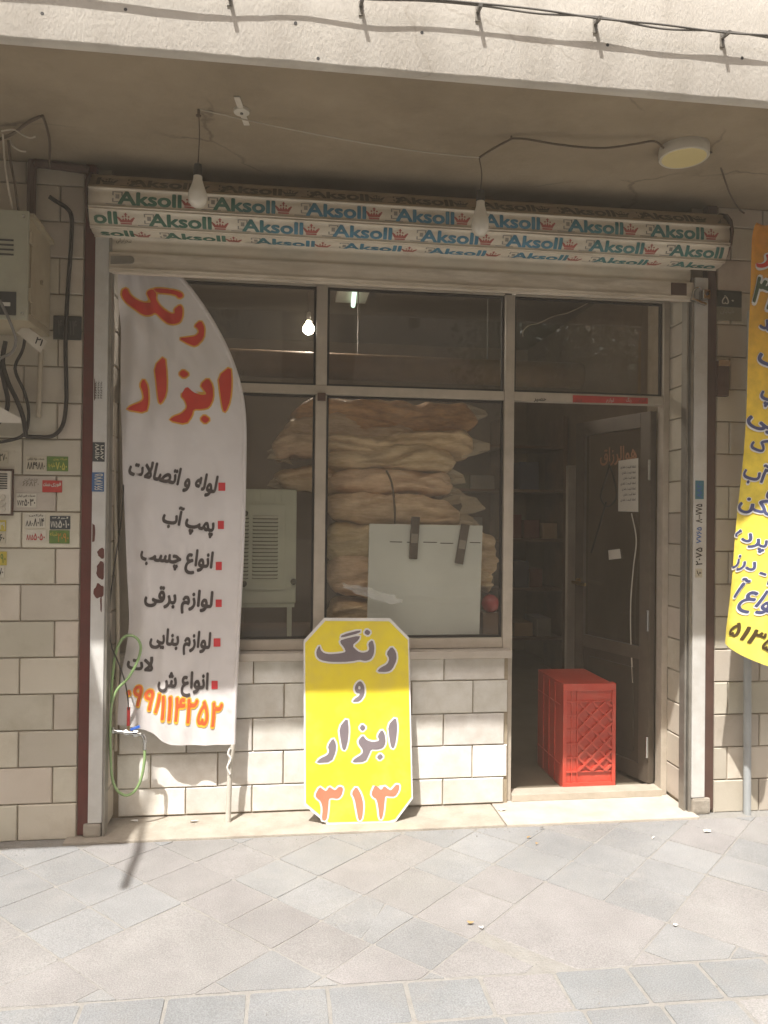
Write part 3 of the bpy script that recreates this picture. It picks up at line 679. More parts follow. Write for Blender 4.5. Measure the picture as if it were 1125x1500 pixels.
MB().box(gx0-.02, gx1-.004, -.020, .038, .013, .073).build('guide_foot', conc, sh, bevel=.012); MB().box(rx0+.002, rx1+.03, -.020, .038, .004, .083).build('guide_foot', conc, sh, bevel=.014)
# bearing plates at both ends of the roll
for x, s in ((SX0-.012, -1), (SX1+.006, 1)):
    pp = [(.15*math.cos(a)-.002, 2.846+.135*math.sin(a)) for a in [2*math.pi*k/14 for k in range(14)]]
    MB().prism(pp, lambda a, b: (x, a, b), lambda a, b: (x+.006, a, b)).build('end_plate', brown_paint, sh)
MB().tube([(SX0-.03, 0, 2.85), (SX1+.03, 0, 2.85)], .03, 12).build('shaft', rail_m, sh, True)
# lock at the right guide
lk = thing('shutter_lock', 'chrome lock hanging open beside the right shutter guide', 'lock')
a_ = at(1012, 438, -.04); b_ = at(1034, 446, -.04); c_ = at(1033, 432, -.04)
MB().bar((a_.x, -.04, a_.z), (b_.x, -.04, b_.z), .012, .020, (0, 1, 0)).build('hasp', chrome, lk, bevel=.002)
MB().box(c_.x-.022, c_.x+.018, -.060, -.0175, c_.z-.024, c_.z+.022).build('lock_body', chrome, lk, bevel=.005)
MB().tube([at(1014, 436, -.035), at(1017, 424, -.035), at(1024, 421, -.035), at(1029, 430, -.035)], .004, 8, 5).build('shackle', chrome, lk, True)
MB().lathe([(.009, 0), (.009, .004), (.004, .004)], (c_.x, -.060, c_.z), (0, -1, 0), 12).build('keyhole', dark_pl, lk)

# guide stickers and paint blotches
def sticker(px0, py0, px1, py1, m, label, Y=-.0175, group=None, lines=(), name='sticker', tilt=0):
    a, b = at(px0, py1, Y), at(px1, py0, Y)
    t = thing(name, label, 'sticker', group)
    MB().box(a.x, b.x, Y-.0012, Y+.0012, a.z, b.z).build('sheet', m, t)
    wd, h = b.x-a.x, b.z-a.z
    for (txt, u0, u1, v0, v1, im) in lines: panel_text('lettering', txt, a.x+wd*u0, a.x+wd*u1, a.z+h*v0, a.z+h*v1, Y-.0020, im, t, .02)
    return t
st_blue = mat('sticker_blue', (.05, .13, .28), (.04, .10, .22), 30, .5); st_dk = mat('sticker_dark', (.05, .06, .065), (.04, .045, .05), 30, .5); st_teal = mat('sticker_teal', (.07, .20, .25), (.05, .15, .19), 30, .5)
st_green = mat('sticker_green', (.12, .20, .045), (.09, .16, .035), 30, .5); st_cream = mat('sticker_cream', (.52, .47, .36), (.45, .40, .30), 30, .6); st_red = mat('sticker_red', (.46, .045, .035), (.40, .035, .03), 30, .5)
st_white = mat('sticker_white', (.60, .56, .47), (.53, .49, .40), 30, .6); st_yel = mat('sticker_yellow', (.50, .40, .07), (.42, .33, .05), 30, .5); ink_w = mat('ink_white', (.62, .6, .52), rough=.6); ink_y = mat('ink_yellow', (.55, .50, .10), rough=.6); ink_r = mat('ink_red', (.45, .05, .05), rough=.6); ink_k = mat('ink_black', (.04, .035, .03), rough=.6); ink_b = mat('ink_blue', (.06, .14, .38), rough=.6)
def vert_text(t, txt, px0, py0, px1, py1, im, Y=-.0195):
    v, f = text2d(txt, .02); x0, x1 = min(p[0] for p in v), max(p[0] for p in v); y0, y1 = min(p[1] for p in v), max(p[1] for p in v); a, b = at(px0, py1, Y), at(px1, py0, Y)
    return lay('lettering', [(v, f)], lambda u, w_: Vector((a.x+(b.x-a.x)*(1-(w_-y0)/(y1-y0)), Y, a.z+(b.z-a.z)*(u-x0)/(x1-x0))), im, t)
s = sticker(135.5, 648, 153.5, 676, st_dk, 'dark sticker with white numbers on left guide, upper of the two'); vert_text(s, '۰۹۱۲۷۷', 139, 650, 146, 674, ink_w); vert_text(s, '۸۷۲۱', 147, 652, 152, 673, ink_w)
s = sticker(134.5, 692, 152.5, 720, st_blue, 'blue sticker with white numbers on left guide, below the dark one'); vert_text(s, '۶۶۸۷۷۵', 138, 694, 151, 718, ink_w)
s = sticker(1018.5, 704, 1031, 731, st_teal, 'teal sticker on the right shutter guide'); vert_text(s, '۸۸۲۰', 1021, 706, 1028, 729, ink_b)
s = thing('stencil_print', 'black upright print on left guide above the stickers', 'print')
for k, x in enumerate((139, 143, 147)): vert_text(s, '۴۴۸۳۲۱۹۰', x, 558, x+3, 584, ink_k, -.0172)
s = thing('stencil_print', 'black and blue phone numbers printed upright on right guide', 'print')
for (t_, x0, y0, x1, y1, im) in (('۸۰۰۷۷۵', 1019, 738, 1029, 766, ink_k), ('۷۷۶۵', 1020, 772, 1028, 796, ink_b), ('۲۰۷۵', 1019, 802, 1029, 828, ink_k)): vert_text(s, t_, x0, y0, x1, y1, im, -.0172)
s = sticker(1018.5, 833, 1028.5, 846, st_cream, 'small pale square sticker low on right guide', lines=(('م۱', .15, .85, .2, .8, ink_k),))
bl = thing('paint_blotch', 'dark red paint runs splashed across the left shutter guide', 'paint')
def blob(cx, cy, rx_, ry_, seed, Y=-.0168):
    v = []; n = 22
    for k in range(n):
        a = 2*math.pi*k/n; rr = 1+.45*noise.noise(Vector((math.cos(a)*1.6+seed, math.sin(a)*1.6, seed))); p = at(cx+rx_*rr*math.cos(a), cy+ry_*rr*math.sin(a), Y); v.append(p)
    lim = (gx0+.004, gx1-.004); v = [Vector((min(max(p.x, lim[0]), lim[1]), Y, p.z)) for p in v]
    return raw('blotch', v+[sum(v, Vector())/n], [(k, (k+1) % n, n) for k in range(n)], red_paint, bl, False)
for (x, y, a, b, s_) in ((149, 810, 6, 7, 1), (148, 836, 7, 12, 4), (146, 866, 8, 11, 9), (136.5, 780, 3, 14, 12), (137, 570, 3, 18, 15), (148, 884, 1.3, 12, 21), (136, 520, 2.5, 9, 25)): blob(x, y, a, b, s_)

# ================================================================== WHITE FEATHER FLAG
FY = .095
fl = thing('feather_flag', 'white feather flag with red and grey lettering left of the window', 'flag')
Lp = [at(x, y, FY) for x, y in ((174, 330), (175, 405), (177, 560), (181, 700), (187, 880), (185, 935), (177, 985), (170, 1040), (168, 1066), (168, 1090))]
Rp = [at(x, y, FY) for x, y in ((185, 331), (222, 365), (264, 405), (300, 452), (330, 505), (349, 555), (358, 605), (359, 680), (356, 800), (350, 920), (346, 1010), (343, 1090))]
def interp(P, z):
    P = sorted(P, key=lambda p: p.z)
    if z <= P[0].z: return P[0].x
    for a, b in zip(P, P[1:]):
        if a.z <= z <= b.z: return a.x+(b.x-a.x)*(z-a.z)/(b.z-a.z)
    return P[-1].x
Rs = spline(Rp, 8); Ls = spline(Lp, 8)
Bt = [at(x, y, FY) for x, y in ((167, 1062), (190, 1066), (212, 1069), (226, 1076), (238, 1086), (250, 1091), (300, 1092), (345, 1090))]
def bottom(x):
    for a, b in zip(Bt, Bt[1:]):
        if a.x <= x <= b.x: return a.z+(b.z-a.z)*(x-a.x)/(b.x-a.x)
    return Bt[0].z if x < Bt[0].x else Bt[-1].z
def flagY(x, z):
    xl, xr = interp(Ls, z), interp(Rs, z); u = (x-xl)/max(.02, xr-xl); u = min(max(u, -.1), 1.1)
    s = 1-u
    y = FY+.016*math.sin(9.5*u+2.2*z)*s+.015*math.sin(3.1*z+4*u)*s*min(1, u*3+.2)+.007*math.sin(26*u-5*z+3*noise.noise(Vector((x*3, 7, z*1.5))))*s
    y += .020*math.exp(-((x-(-.600+.03*(z-.5)))/.035)**2)*min(1, max(0, (1.25-z)/.7))          # the deep fold at lower left
    y -= .012*math.exp(-((x-(-.665))/.05)**2)*min(1, max(0, (1.25-z)/.7))
    top = max(0, (z-1.9)/.5); y += .022*math.sin(16*(x+.55*z)+1.0)*min(1, top)*s+.010*math.sin(31*(x+.8*z))*min(1, top)*s
    y += noise.noise(Vector((x*6, 0, z*3)))*.018*s+.012*max(0, noise.noise(Vector(((x-.5*z)*9, 3, (x+z)*1.6))))*s+noise.noise(Vector((x*22+z*9, 1, z*9)))*.0035
    y += .0022*math.sin(95*(z+.6*x)+9*noise.noise(Vector((x*5, 2, z*5))))*math.exp(-((1-u)/.07)**2)   # puckers along the sleeve
    return y
ztop, nv, nu = 2.72, 200, 64; V = []; Fc = []
for j in range(nv+1):
    for i in range(nu+1):
        u = i/nu; t = j/nv; z = ztop*(1-t)+.34*t
        xl, xr = interp(Ls, z), interp(Rs, z); x = xl+(xr-xl)*u; zb = bottom(x)
        z = ztop*(1-t)+zb*t; xl, xr = interp(Ls, z), interp(Rs, z); x = xl+(xr-xl)*u
        V.append((x, flagY(x, z), z))
for j in range(nv):
    for i in range(nu): a = j*(nu+1)+i; Fc.append((a, a+1, a+nu+2, a+nu+1))
fc = raw('cloth', V, Fc, cloth, fl)
sl = [p for p in Rs if p.z < 2.74]; MB().tube([(p.x-.004, flagY(p.x-.004, p.z)+.004, p.z) for p in sl], .0105, 8).build('sleeve', cloth, fl, True)
pb = [(p.x-.004, flagY(p.x-.004, p.z)+.006, p.z) for p in sl[-1:]]+[at(337, 1120, FY+.004), Vector((at(334, 1205, FY).x, FY+.004, .013))]
MB().tube(pb, .0125, 10).build('pole', polew, fl, True)
MB().tube([at(337, 1096, FY-.012), at(334, 1104, FY-.014), at(338, 1112, FY-.014), at(333, 1124, FY-.013), at(337, 1134, FY-.012)], .005, 6, 4).build('tie_string', sign_w, fl, True)
def flagmap(dy): return lambda px, py: (lambda q: Vector((q.x, flagY(q.x, q.z)-dy, q.z)))(at(px, py, FY))
BIGF = crop([[(215, 148), (190, 170), (186, 215), (215, 255), (270, 295), (320, 328), (378, 332), (412, 316), (455, 360), (500, 395), (545, 402), (582, 385), (597, 340), (597, 285), (578, 262), (540, 298), (547, 325), (520, 330), (478, 305), (438, 268), (414, 225), (420, 190), (395, 158), (348, 178), (365, 215), (385, 252), (335, 246), (282, 230), (240, 200)],
 [(398, 157), (420, 152), (520, 158), (588, 180), (604, 205), (575, 222), (545, 190), (420, 184)],
 [(722, 370), (748, 420), (742, 495), (690, 552), (640, 535), (570, 498), (640, 488), (690, 480), (712, 450), (700, 425), (678, 412)],
 [(928, 685), (935, 800), (925, 920), (893, 1003), (875, 990), (858, 880), (843, 755)],
 [(770, 765), (805, 820), (808, 910), (780, 970), (735, 982), (672, 980), (660, 1030), (620, 1082), (500, 1055), (530, 1030), (590, 1010), (630, 970), (615, 920), (583, 885), (625, 822), (670, 865), (720, 885), (765, 880), (745, 850), (718, 815)],
 [(603, 710), (645, 742), (608, 772), (570, 740)], [(745, 1020), (788, 1052), (752, 1082), (718, 1050)],
 [(475, 610), (487, 750), (480, 880), (447, 942), (430, 930), (415, 800), (400, 685)],
 [(325, 765), (355, 820), (362, 930), (345, 1005), (215, 990), (245, 965), (310, 935), (330, 905), (322, 860), (305, 815)]], 140, 390, 4.6875)
lay('letter_outline', [poly2d([q], 2.3) for q in BIGF], flagmap(.0016), mat('flag_outline', (.80, .42, .05), rough=.5), fc, 4.0)
lay('lettering', [poly2d([q]) for q in BIGF], flagmap(.0030), red_ink, fc, 4.0)
LINES = [('لوله و اتصالات', (188, 694), (316, 722), 24), ('پمپ آب', (237, 764), (313, 779), 22), ('انواع چسب', (206, 818), (311, 832), 23), ('لوازم برقی', (212, 879), (311, 890), 23),
         ('لوازم بنایی', (219, 941), (308, 950), 23), ('انواع ش', (231, 1004), (305, 1009), 23), ('لات', (184, 979), (224, 983), 20)]
lay('lettering', [fit_text(t, a, b, h, .042) for t, a, b, h in LINES], flagmap(.0024), grey_ink, fc, 4.0)
SQ = [(320, 707, 330, 719), (319, 763, 328, 775), (316, 823, 325, 835), (316, 878, 325, 889), (313, 935, 323, 947), (310, 997, 319, 1009)]
lay('bullet_square', [rect2d((a, c, b, d)) for a, b, c, d in SQ], flagmap(.0024), sq_ink, fc, 4.0)
PH = [fit_text('۰۹۹۱', (180, 1026), (230, 1044), 30, o_) for o_ in (.02,)]+[fit_text('۱۱۴۲۵۲', (233, 1052), (322, 1065), 36, .02)]
PHo = [fit_text('۰۹۹۱', (179, 1027), (231, 1045), 31, .062)]+[fit_text('۱۱۴۲۵۲', (232, 1053.5), (323, 1066.5), 37.5, .062)]
lay('letter_outline', PHo, flagmap(.0016), yel_ink, fc, 4.0); lay('lettering', PH, flagmap(.0030), orange_ink, fc, 4.0)

# ================================================================== YELLOW SIGN BOARD
sg = thing('sign_board', 'yellow octagonal board with grey and red lettering leaning on the low wall', 'sign')
sp0 = Vector((0, .020, .014)); sp1 = Vector((0, .158, .965)); sdir = (sp1-sp0).normalized(); sn = Vector((0, -sdir.z, sdir.y))
OC = crop([[(172, 78), (472, 80), (560, 168), (577, 905), (500, 1008), (470, 1017), (188, 1027), (80, 935), (77, 182)]], 420, 880, 3.125)[0]
def sgm(dy):
    def f(px, py):
        q = onp(px, py, sp0, sn); b = noise.noise(Vector((q.x*3, q.z*2.4, 4)))*.004; return q+sn*(dy+b)
    return f
bv = [sgm(0)(*p) for p in OC]; bk = [p-sn*.006 for p in bv]; n = len(bv)
# fine board sheet so that it can buckle a little
ctr = sum(bv, Vector())/n; grid = [ctr]; rings = 8
for k in range(1, rings+1):
    for i in range(n):
        for j in range(4): p = bv[i].lerp(bv[(i+1) % n], j/4); q = ctr.lerp(p, k/rings); q.y += 0; grid.append(q)
M_ = n*4; ff = [(0, 1+i, 1+(i+1) % M_) for i in range(M_)]
for k in range(rings-1):
    for i in range(M_): a = 1+k*M_+i; b = 1+k*M_+(i+1) % M_; ff.append((a, a+M_, b+M_, b))
def buckle(q): return q+sn*noise.noise(Vector((q.x*3, q.z*2.4, 4)))*.004
base = [onp(562.5+F*(p-CAM).dot(RT)/(p-CAM).dot(FW), 750-F*(p-CAM).dot(UP)/(p-CAM).dot(FW), sp0, sn) for p in grid]
fv = [buckle(p) for p in base]; bk = [p-sn*.006 for p in fv]; o = len(fv); e0 = 1+(rings-1)*M_
ff2 = ff+[tuple(i+o for i in t[::-1]) for t in ff]+[(e0+i, e0+o+i, e0+o+(i+1) % M_, e0+(i+1) % M_) for i in range(M_)]
bo = raw('board', fv+bk, ff2, sign_w, sg, False)
inner = [ctr.lerp(p, .972) for p in bv]
def to_px(p): d = p-CAM; return (562.5+F*d.dot(RT)/d.dot(FW), 750-F*d.dot(UP)/d.dot(FW))
def plain(P): V = [tuple(p) for p in P]; return V, [tuple(t) for t in tessellate_polygon([[Vector((a, b, 0)) for a, b in V]])]
lay('yellow_print', [plain([to_px(p) for p in inner])], sgm(.0018), sign_y, bo, 12)
SGL = crop([[(150, 203), (135, 230), (137, 255), (155, 272), (200, 280), (260, 280), (300, 277), (332, 270), (360, 276), (385, 268), (398, 245), (401, 210), (392, 178), (372, 195), (378, 222), (368, 234), (345, 238), (325, 232), (298, 205), (330, 178), (336, 158), (250, 178), (243, 190), (264, 216), (270, 234), (250, 240), (200, 245), (170, 240), (155, 225)],
 [(245, 171), (335, 147), (338, 133), (252, 156)], [(365, 130), (385, 143), (372, 160), (353, 147)],
 [(480, 208), (500, 235), (503, 270), (482, 315), (460, 326), (412, 325), (425, 308), (460, 290), (470, 265), (455, 240)],
 {'p': [(340, 368), (355, 390), (356, 430), (335, 461), (300, 463), (310, 448), (330, 436), (335, 424), (318, 422), (310, 405), (315, 385), (328, 370)], 'h': [[(329, 388), (338, 394), (336, 406), (326, 404)]]},
 [(500, 530), (506, 580), (500, 640), (490, 676), (478, 672), (470, 630), (463, 570)],
 [(435, 588), (449, 610), (453, 650), (440, 675), (410, 681), (386, 679), (375, 706), (360, 737), (298, 740), (310, 722), (345, 702), (349, 682), (330, 656), (327, 640), (348, 614), (365, 638), (395, 647), (425, 640), (415, 618)],
 [(428, 698), (443, 714), (425, 730), (411, 715)], [(345, 564), (363, 580), (347, 598), (332, 582)],
 [(278, 533), (284, 590), (280, 640), (268, 684), (255, 680), (247, 640), (239, 580)],
 [(212, 626), (226, 655), (224, 690), (205, 737), (133, 742), (150, 722), (185, 706), (195, 690), (187, 665)]], 420, 880, 3.125)
SGN = crop([[(386, 882), (404, 840), (420, 854), (432, 866), (446, 846), (460, 858), (475, 868), (490, 852), (500, 840), (516, 842), (512, 870), (495, 895), (470, 894), (450, 892), (447, 920), (442, 970), (434, 999), (424, 997), (418, 940), (410, 906), (395, 898)],
 [(318, 848), (340, 885), (351, 930), (346, 990), (336, 1006), (327, 1000), (318, 950), (310, 905), (296, 880)],
 [(129, 890), (150, 850), (165, 862), (180, 872), (195, 850), (208, 860), (222, 868), (240, 848), (259, 855), (251, 890), (235, 906), (205, 901), (192, 906), (190, 940), (185, 990), (178, 1006), (159, 1003), (165, 950), (155, 915), (140, 905)]], 420, 880, 3.125)
lay('letter_outline', [poly2d([q], 2.6) for q in SGL+SGN], sgm(.0032), sign_w, bo, 8); lay('lettering', [poly2d([q]) for q in SGL], sgm(.0046), sign_grey, bo, 8); lay('numerals', [poly2d([q]) for q in SGN], sgm(.0046), sign_red, bo, 8)

# ================================================================== ORANGE AND YELLOW BANNER AT THE RIGHT
BY = -.30
bn = thing('hanging_banner', 'orange to yellow cloth banner on a grey pole at the right edge', 'banner')
BL = [at(x, y, BY) for x, y in ((1109, 322), (1101, 345), (1098, 400), (1095, 520), (1092, 640), (1085, 740), (1078, 850), (1073, 915), (1070, 945))]; BLs = spline(BL, 8)
BW = .46; bb0 = at(1070, 945, BY); bb1 = at(1125, 978, BY); bsl = (bb1.z-bb0.z)/(bb1.x-bb0.x)
def bz(x): return bb0.z+bsl*min(max(0, x-bb0.x), .16)-.012*math.sin(min(1, max(0, (x-bb0.x)/.16))*math.pi)
def banY(x, z):
    xl = interp(BLs, z); u = (x-xl)/BW
    y = BY+.035*math.sin(5.2*u*2.2+.6)*(.4+.6*min(1, max(0, (2.5-z)/1.4)))+.02*math.sin(11*u+2.0*z)+noise.noise(Vector((x*7, 5, z*3)))*.012
    return y-.03*math.sin(.6)*0
nv, nu = 150, 40; V = []; Fc = []; zt = at(1109, 322, BY).z
for j in range(nv+1):
    for i in range(nu+1):
        t = j/nv; u = i/nu; x = interp(BLs, zt)+BW*u; z = zt*(1-t)+bz(x)*t; x = interp(BLs, z)+BW*u*(1-.05*t); z = zt*(1-t)+bz(x)*t
        if j == 0: z -= .03*(1-u)**6
        V.append((x, banY(x, z), z))
for j in range(nv):
    for i in range(nu): a = j*(nu+1)+i; Fc.append((a, a+1, a+nu+2, a+nu+1))
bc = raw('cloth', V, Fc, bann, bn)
px_ = atz(1094, 1193, 0).x
MB().tube([(px_, -.035, 0), (px_-.005, -.035, 1.2), (px_+.0, -.04, 2.5)], .0185, 12).build('pole', pole_m, bn, True)
MB().tube([(px_, -.04, 2.45), (px_+.02, -.16, 2.60), (px_+.06, -.28, 2.66), (px_+.20, -.285, 2.66), (px_+.46, -.285, 2.66)], .008, 8, 5).build('arm', pole_m, bn, True)
def banmap(dy): return lambda px, py: (lambda q: Vector((q.x, banY(q.x, q.z)-dy, q.z)))(at(px, py, BY))
BT = [('بی', (1094, 613), (1130, 632), 24), ('ک', (1098, 655), (1118, 664), 20), ('آب', (1088, 697), (1117, 708), 22), ('مکن', (1084, 740), (1134, 760), 22), ('پرده', (1079, 786), (1116, 803), 20), ('م ـ درز', (1078, 826), (1128, 848), 20), ('انواع آ', (1077, 873), (1126, 900), 26), ('نوازم', (1117, 690), (1160, 712), 22), ('صب', (1117, 728), (1150, 742), 22), ('ضد', (1112, 478), (1150, 495), 22), ('رنگ', (1108, 528), (1165, 550), 26), ('پمپ', (1112, 582), (1160, 600), 22)]
lay('letter_outline', [fit_text(t, (a[0]-1, a[1]+1), (b[0]+1, b[1]+1), h+1.5, .06) for t, a, b, h in BT], banmap(.003), sign_w, bc, 5)
lay('lettering', [fit_text(t, a, b, h, .03) for t, a, b, h in BT], banmap(.0045), navy, bc, 5)
lay('letter_outline', [fit_text('۳۲', (1096, 440), (1140, 458), 42, .085)], banmap(.003), sign_w, bc, 5); lay('lettering', [fit_text('۳۲', (1097, 439), (1139, 457), 40, .03)], banmap(.0045), mat('dark_green_ink', (.05, .09, .04), rough=.5), bc, 5)
lay('letter_outline', [fit_text('ر', (1110, 380), (1132, 388), 30, .085)], banmap(.003), sign_w, bc, 5); lay('lettering', [fit_text('ر', (1111, 379), (1131, 387), 29, .03)], banmap(.0045), red_ink, bc, 5)
lay('numerals', [fit_text('۵۱۳۵', (1074, 930), (1118, 952), 22, .03)], banmap(.0035), dkbrown, bc, 5)

# ================================================================== RED CRATE IN THE DOORWAY
cr = thing('plastic_crate', 'red plastic crate standing on end in the doorway', 'crate')
cx0, cx1, cy0, cy1, cz0, cz1 = 1.462, 1.742, .305, .72, .034, .585
MB().box(cx0, cx1, cy0, cy1, cz0, cz1).build('body', crate_m, cr, bevel=.012)
rm = MB()
for q in ((cx0-.004, cx1+.006, cz1-.035, cz1+.004), (cx0-.004, cx1+.006, cz0, cz0+.035)): rm.box(q[0], q[1], cy0-.012, cy0+.03, q[2], q[3])
rm.box(cx0-.004, cx0+.016, cy0-.012, cy0+.03, cz0+.035, cz1-.035); rm.box(cx1-.014, cx1+.006, cy0-.012, cy0+.03, cz0+.035, cz1-.035)
rm.build('rim', crate_m, cr, bevel=.003)
rb = MB(); x0, x1, z0, z1 = cx0+.018, cx1-.016, cz0+.037, cz1-.037
xd = x0+.058
for z in (z0+.055, z1-.055): rb.box(x0, x1, cy0-.009, cy0+.002, z-.0035, z+.0035)
for k in range(1, 5): zz = z0+.055+(z1-z0-.11)*k/5; rb.box(x0, xd, cy0-.008, cy0+.002, zz-.003, zz+.003)
for xx in (xd, x0+.028): rb.box(xx-.003, xx+.003, cy0-.0085, cy0+.002, z0, z1)
lo, hi = z0+.058, z1-.058; S = .073
for sgn in (1, -1):                                              # diamond lattice
    for k in range(-4, 12):
        c = lo+k*S*1.0; seg = []
        xa_, xb_ = xd+.003, x1
        za, zb = c, c+sgn*(xb_-xa_)*.95
        def cl(xa_, za, xb_, zb):
            if max(za, zb) < lo or min(za, zb) > hi: return None
            f = lambda z: xa_+(xb_-xa_)*(z-za)/(zb-za)
            if za < lo: xa2, za2 = f(lo), lo
            elif za > hi: xa2, za2 = f(hi), hi
            else: xa2, za2 = xa_, za
            if zb < lo: xb2, zb2 = f(lo), lo
            elif zb > hi: xb2, zb2 = f(hi), hi
            else: xb2, zb2 = xb_, zb
            return xa2, za2, xb2, zb2
        q = cl(xa_, za, xb_, zb)
        if q and abs(q[0]-q[2]) > .01: rb.bar((q[0], cy0-.004-.0008*sgn, q[1]), (q[2], cy0-.004-.0008*sgn, q[3]), .011, .018, (0, 1, 0))
rb.build('lattice', crate_m, cr)
for k in range(1, 4): y = cy0+.03+(cy1-cy0-.05)*k/4; MB().box(cx0-.0045, cx0+.002, y-.004, y+.004, cz0+.015, cz1-.015).build('side_rib', crate_m, cr)
for z in (cz0+.12, cz1-.12): MB().box(cx0-.0038, cx0+.002, cy0+.031, cy1-.012, z-.004, z+.004).build('side_rib', crate_m, cr)
# ================================================================== OVERHEAD: cables on the wall, bulbs, lamp, ceiling plate
FYc = -OV-.045
wc = thing('wall_cable', 'pair of grey cables strung on brackets along the upper wall', 'cable')
for k, pts in enumerate((((-200, -62), (60, -48), (240, -26), (335, -16), (430, -17), (530, -2), (620, 1), (703, 8), (790, 20), (877, 25), (970, 42), (1065, 46), (1160, 60), (1300, 75)), ((-200, -60), (60, -45), (240, -24), (335, -18), (430, -20), (530, -4), (620, -2), (703, 5), (790, 14), (877, 27), (970, 36), (1065, 48), (1160, 54), (1300, 70)))):
    MB().tube([at(x, y, FYc-.003*k) for x, y in pts], .0036, 7, 6).build('cable', grey_w, wc, True)
for i, (x, y) in enumerate(((335, -14), (530, 1), (703, 10), (877, 28), (1065, 49))):
    p = at(x, y, FYc); b = thing('cable_bracket', 'small steel cable bracket on the upper wall, number %s from the left' % ('one', 'two', 'three', 'four', 'five')[i], 'bracket', 'cable brackets on the upper wall')
    MB().bar((p.x, -OV-.008, p.z+.005), (p.x, -OV-.062, p.z-.004), .012, .010).build('arm', grey_w, b); MB().box(p.x-.008, p.x+.008, -OV-.016, -OV-.0085, p.z-.03, p.z+.02).build('plate', rail_m, b)
for x, y in ((62, 20), (184, 14), (433, 34), (562+112/2, 48), (562+328, 66), (562+525, 85), (466, 86)):
    p = at(x, y, -OV-.011); MB().lathe([(.006, 0), (.006, .0012)], p, (0, -1, 0), 9).build('plug_hole', dark_pl, bd)

def hanging_bulb(px, pz_top, ps0, pb1, Y, label):
    t = thing('light_bulb', label, 'bulb', 'bare bulbs hanging under the overhang')
    s0 = at(px, ps0, Y); b1 = at(px+1, pb1, Y); top = pz_top; x = s0.x
    MB().tube([top, Vector((x+.004, Y, (top.z+s0.z)/2)), Vector((x, Y, s0.z))], .0022, 6, 6).build('cord', brn_w, t, True)
    MB().lathe([(.006, 0), (.015, -.004), (.0175, -.03), (.0175, -.048)], (x, Y, s0.z), (0, 0, 1), 16).build('socket', socket_m, t, True)
    h = s0.z-.048-b1.z; z0 = s0.z-.048
    MB().lathe([(.0165, .002), (.0175, -.12*h), (.024, -.3*h), (.033, -.5*h), (.0365, -.68*h), (.033, -.85*h), (.021, -.96*h), (.004, -h)], (x, Y, z0), (0, 0, 1), 24).build('bulb', bulb_m, t, True)
b1top = atz(291, 160, 3.005); hanging_bulb(290, b1top, 240, 304, b1top.y, 'opal light bulb hanging over the left half of the shutter')
b2j = at(702, 231, -.55); hanging_bulb(704, b2j, 278, 346, -.55, 'opal light bulb hanging over the right half of the shutter')
cw = thing('ceiling_wire', 'thin wire sagging between the two hanging bulbs under the overhang', 'wire')
hook = atz(749, 199, 3.006)
MB().tube([b1top+Vector((0, 0, .0)), at(380, 180, -.58), at(480, 200, -.57), at(600, 220, -.56), b2j], .0026, 6, 8).build('wire', wht_w, cw, True)
MB().tube([b2j, at(722, 218, -.555), hook+Vector((0, 0, -.012))], .0045, 6, 6).build('wire_end', brn_w, cw, True)
MB().lathe([(.005, 0), (.005, -.03), (.010, -.03), (.010, -.034)], (b1top.x, b1top.y, 3.012), (0, 0, 1), 8).build('anchor', brn_w, cw)
lc = thing('lamp_cable', 'dark cable looping from a ceiling hook to the round lamp', 'cable')
lp = atz(1002, 219, 2.995)
MB().tube([hook+Vector((0, 0, -.010)), atz(772, 204, 2.978), atz(820, 212, 2.962), atz(880, 217, 2.958), atz(930, 211, 2.970), atz(958, 207, 2.978), Vector((lp.x-.101, lp.y-.02, 2.985))], .0042, 6, 8).build('cable', brn_w, lc, True)
MB().tube([Vector((lp.x+.101, lp.y, 2.985)), at(1050, 225, -.52), at(1058, 252, -.40), at(1070, 285, -.28), at(1082, 305, -.12), at(1090, 312, -.02)], .004, 6, 8).build('cable', brn_w, lc, True)
MB().lathe([(.016, 0), (.016, -.004), (.004, -.004), (.004, -.02)], hook+Vector((0, 0, .004)), (0, 0, 1), 10).build('hook', brn_w, lc)
ll = thing('ceiling_lamp', 'round surface lamp with yellowed diffuser under the overhang', 'lamp')
MB().lathe([(.098, .012), (.1, -.004), (.1, -.036), (.097, -.040), (.090, -.040)], (lp.x, lp.y, 2.998), (0, 0, 1), 40).build('housing', lamp_w, ll, True)
MB().lathe([(.089, -.030), (.089, -.0395), (.086, -.0415)], (lp.x, lp.y, 2.998), (0, 0, 1), 40).build('diffuser', lamp_y, ll)
cp = thing('ceiling_plate', 'white round mounting plate with cross strip on the overhang', 'plate'); cpc = atz(354, 163, 2.998)
MB().lathe([(.030, .010), (.030, -.003), (.028, -.005)], (cpc.x, cpc.y, 2.996), (0, 0, 1), 24).build('disc', plastic_w, cp, True)
MB().bar((cpc.x-.012, cpc.y-.105, 2.995), (cpc.x+.014, cpc.y+.105, 3.000), .022, .004).build('strip', plastic_w, cp); MB().lathe([(.006, 0), (.006, -.004)], (cpc.x, cpc.y, 2.9905), (0, 0, 1), 10).build('screw', grey_w, cp)

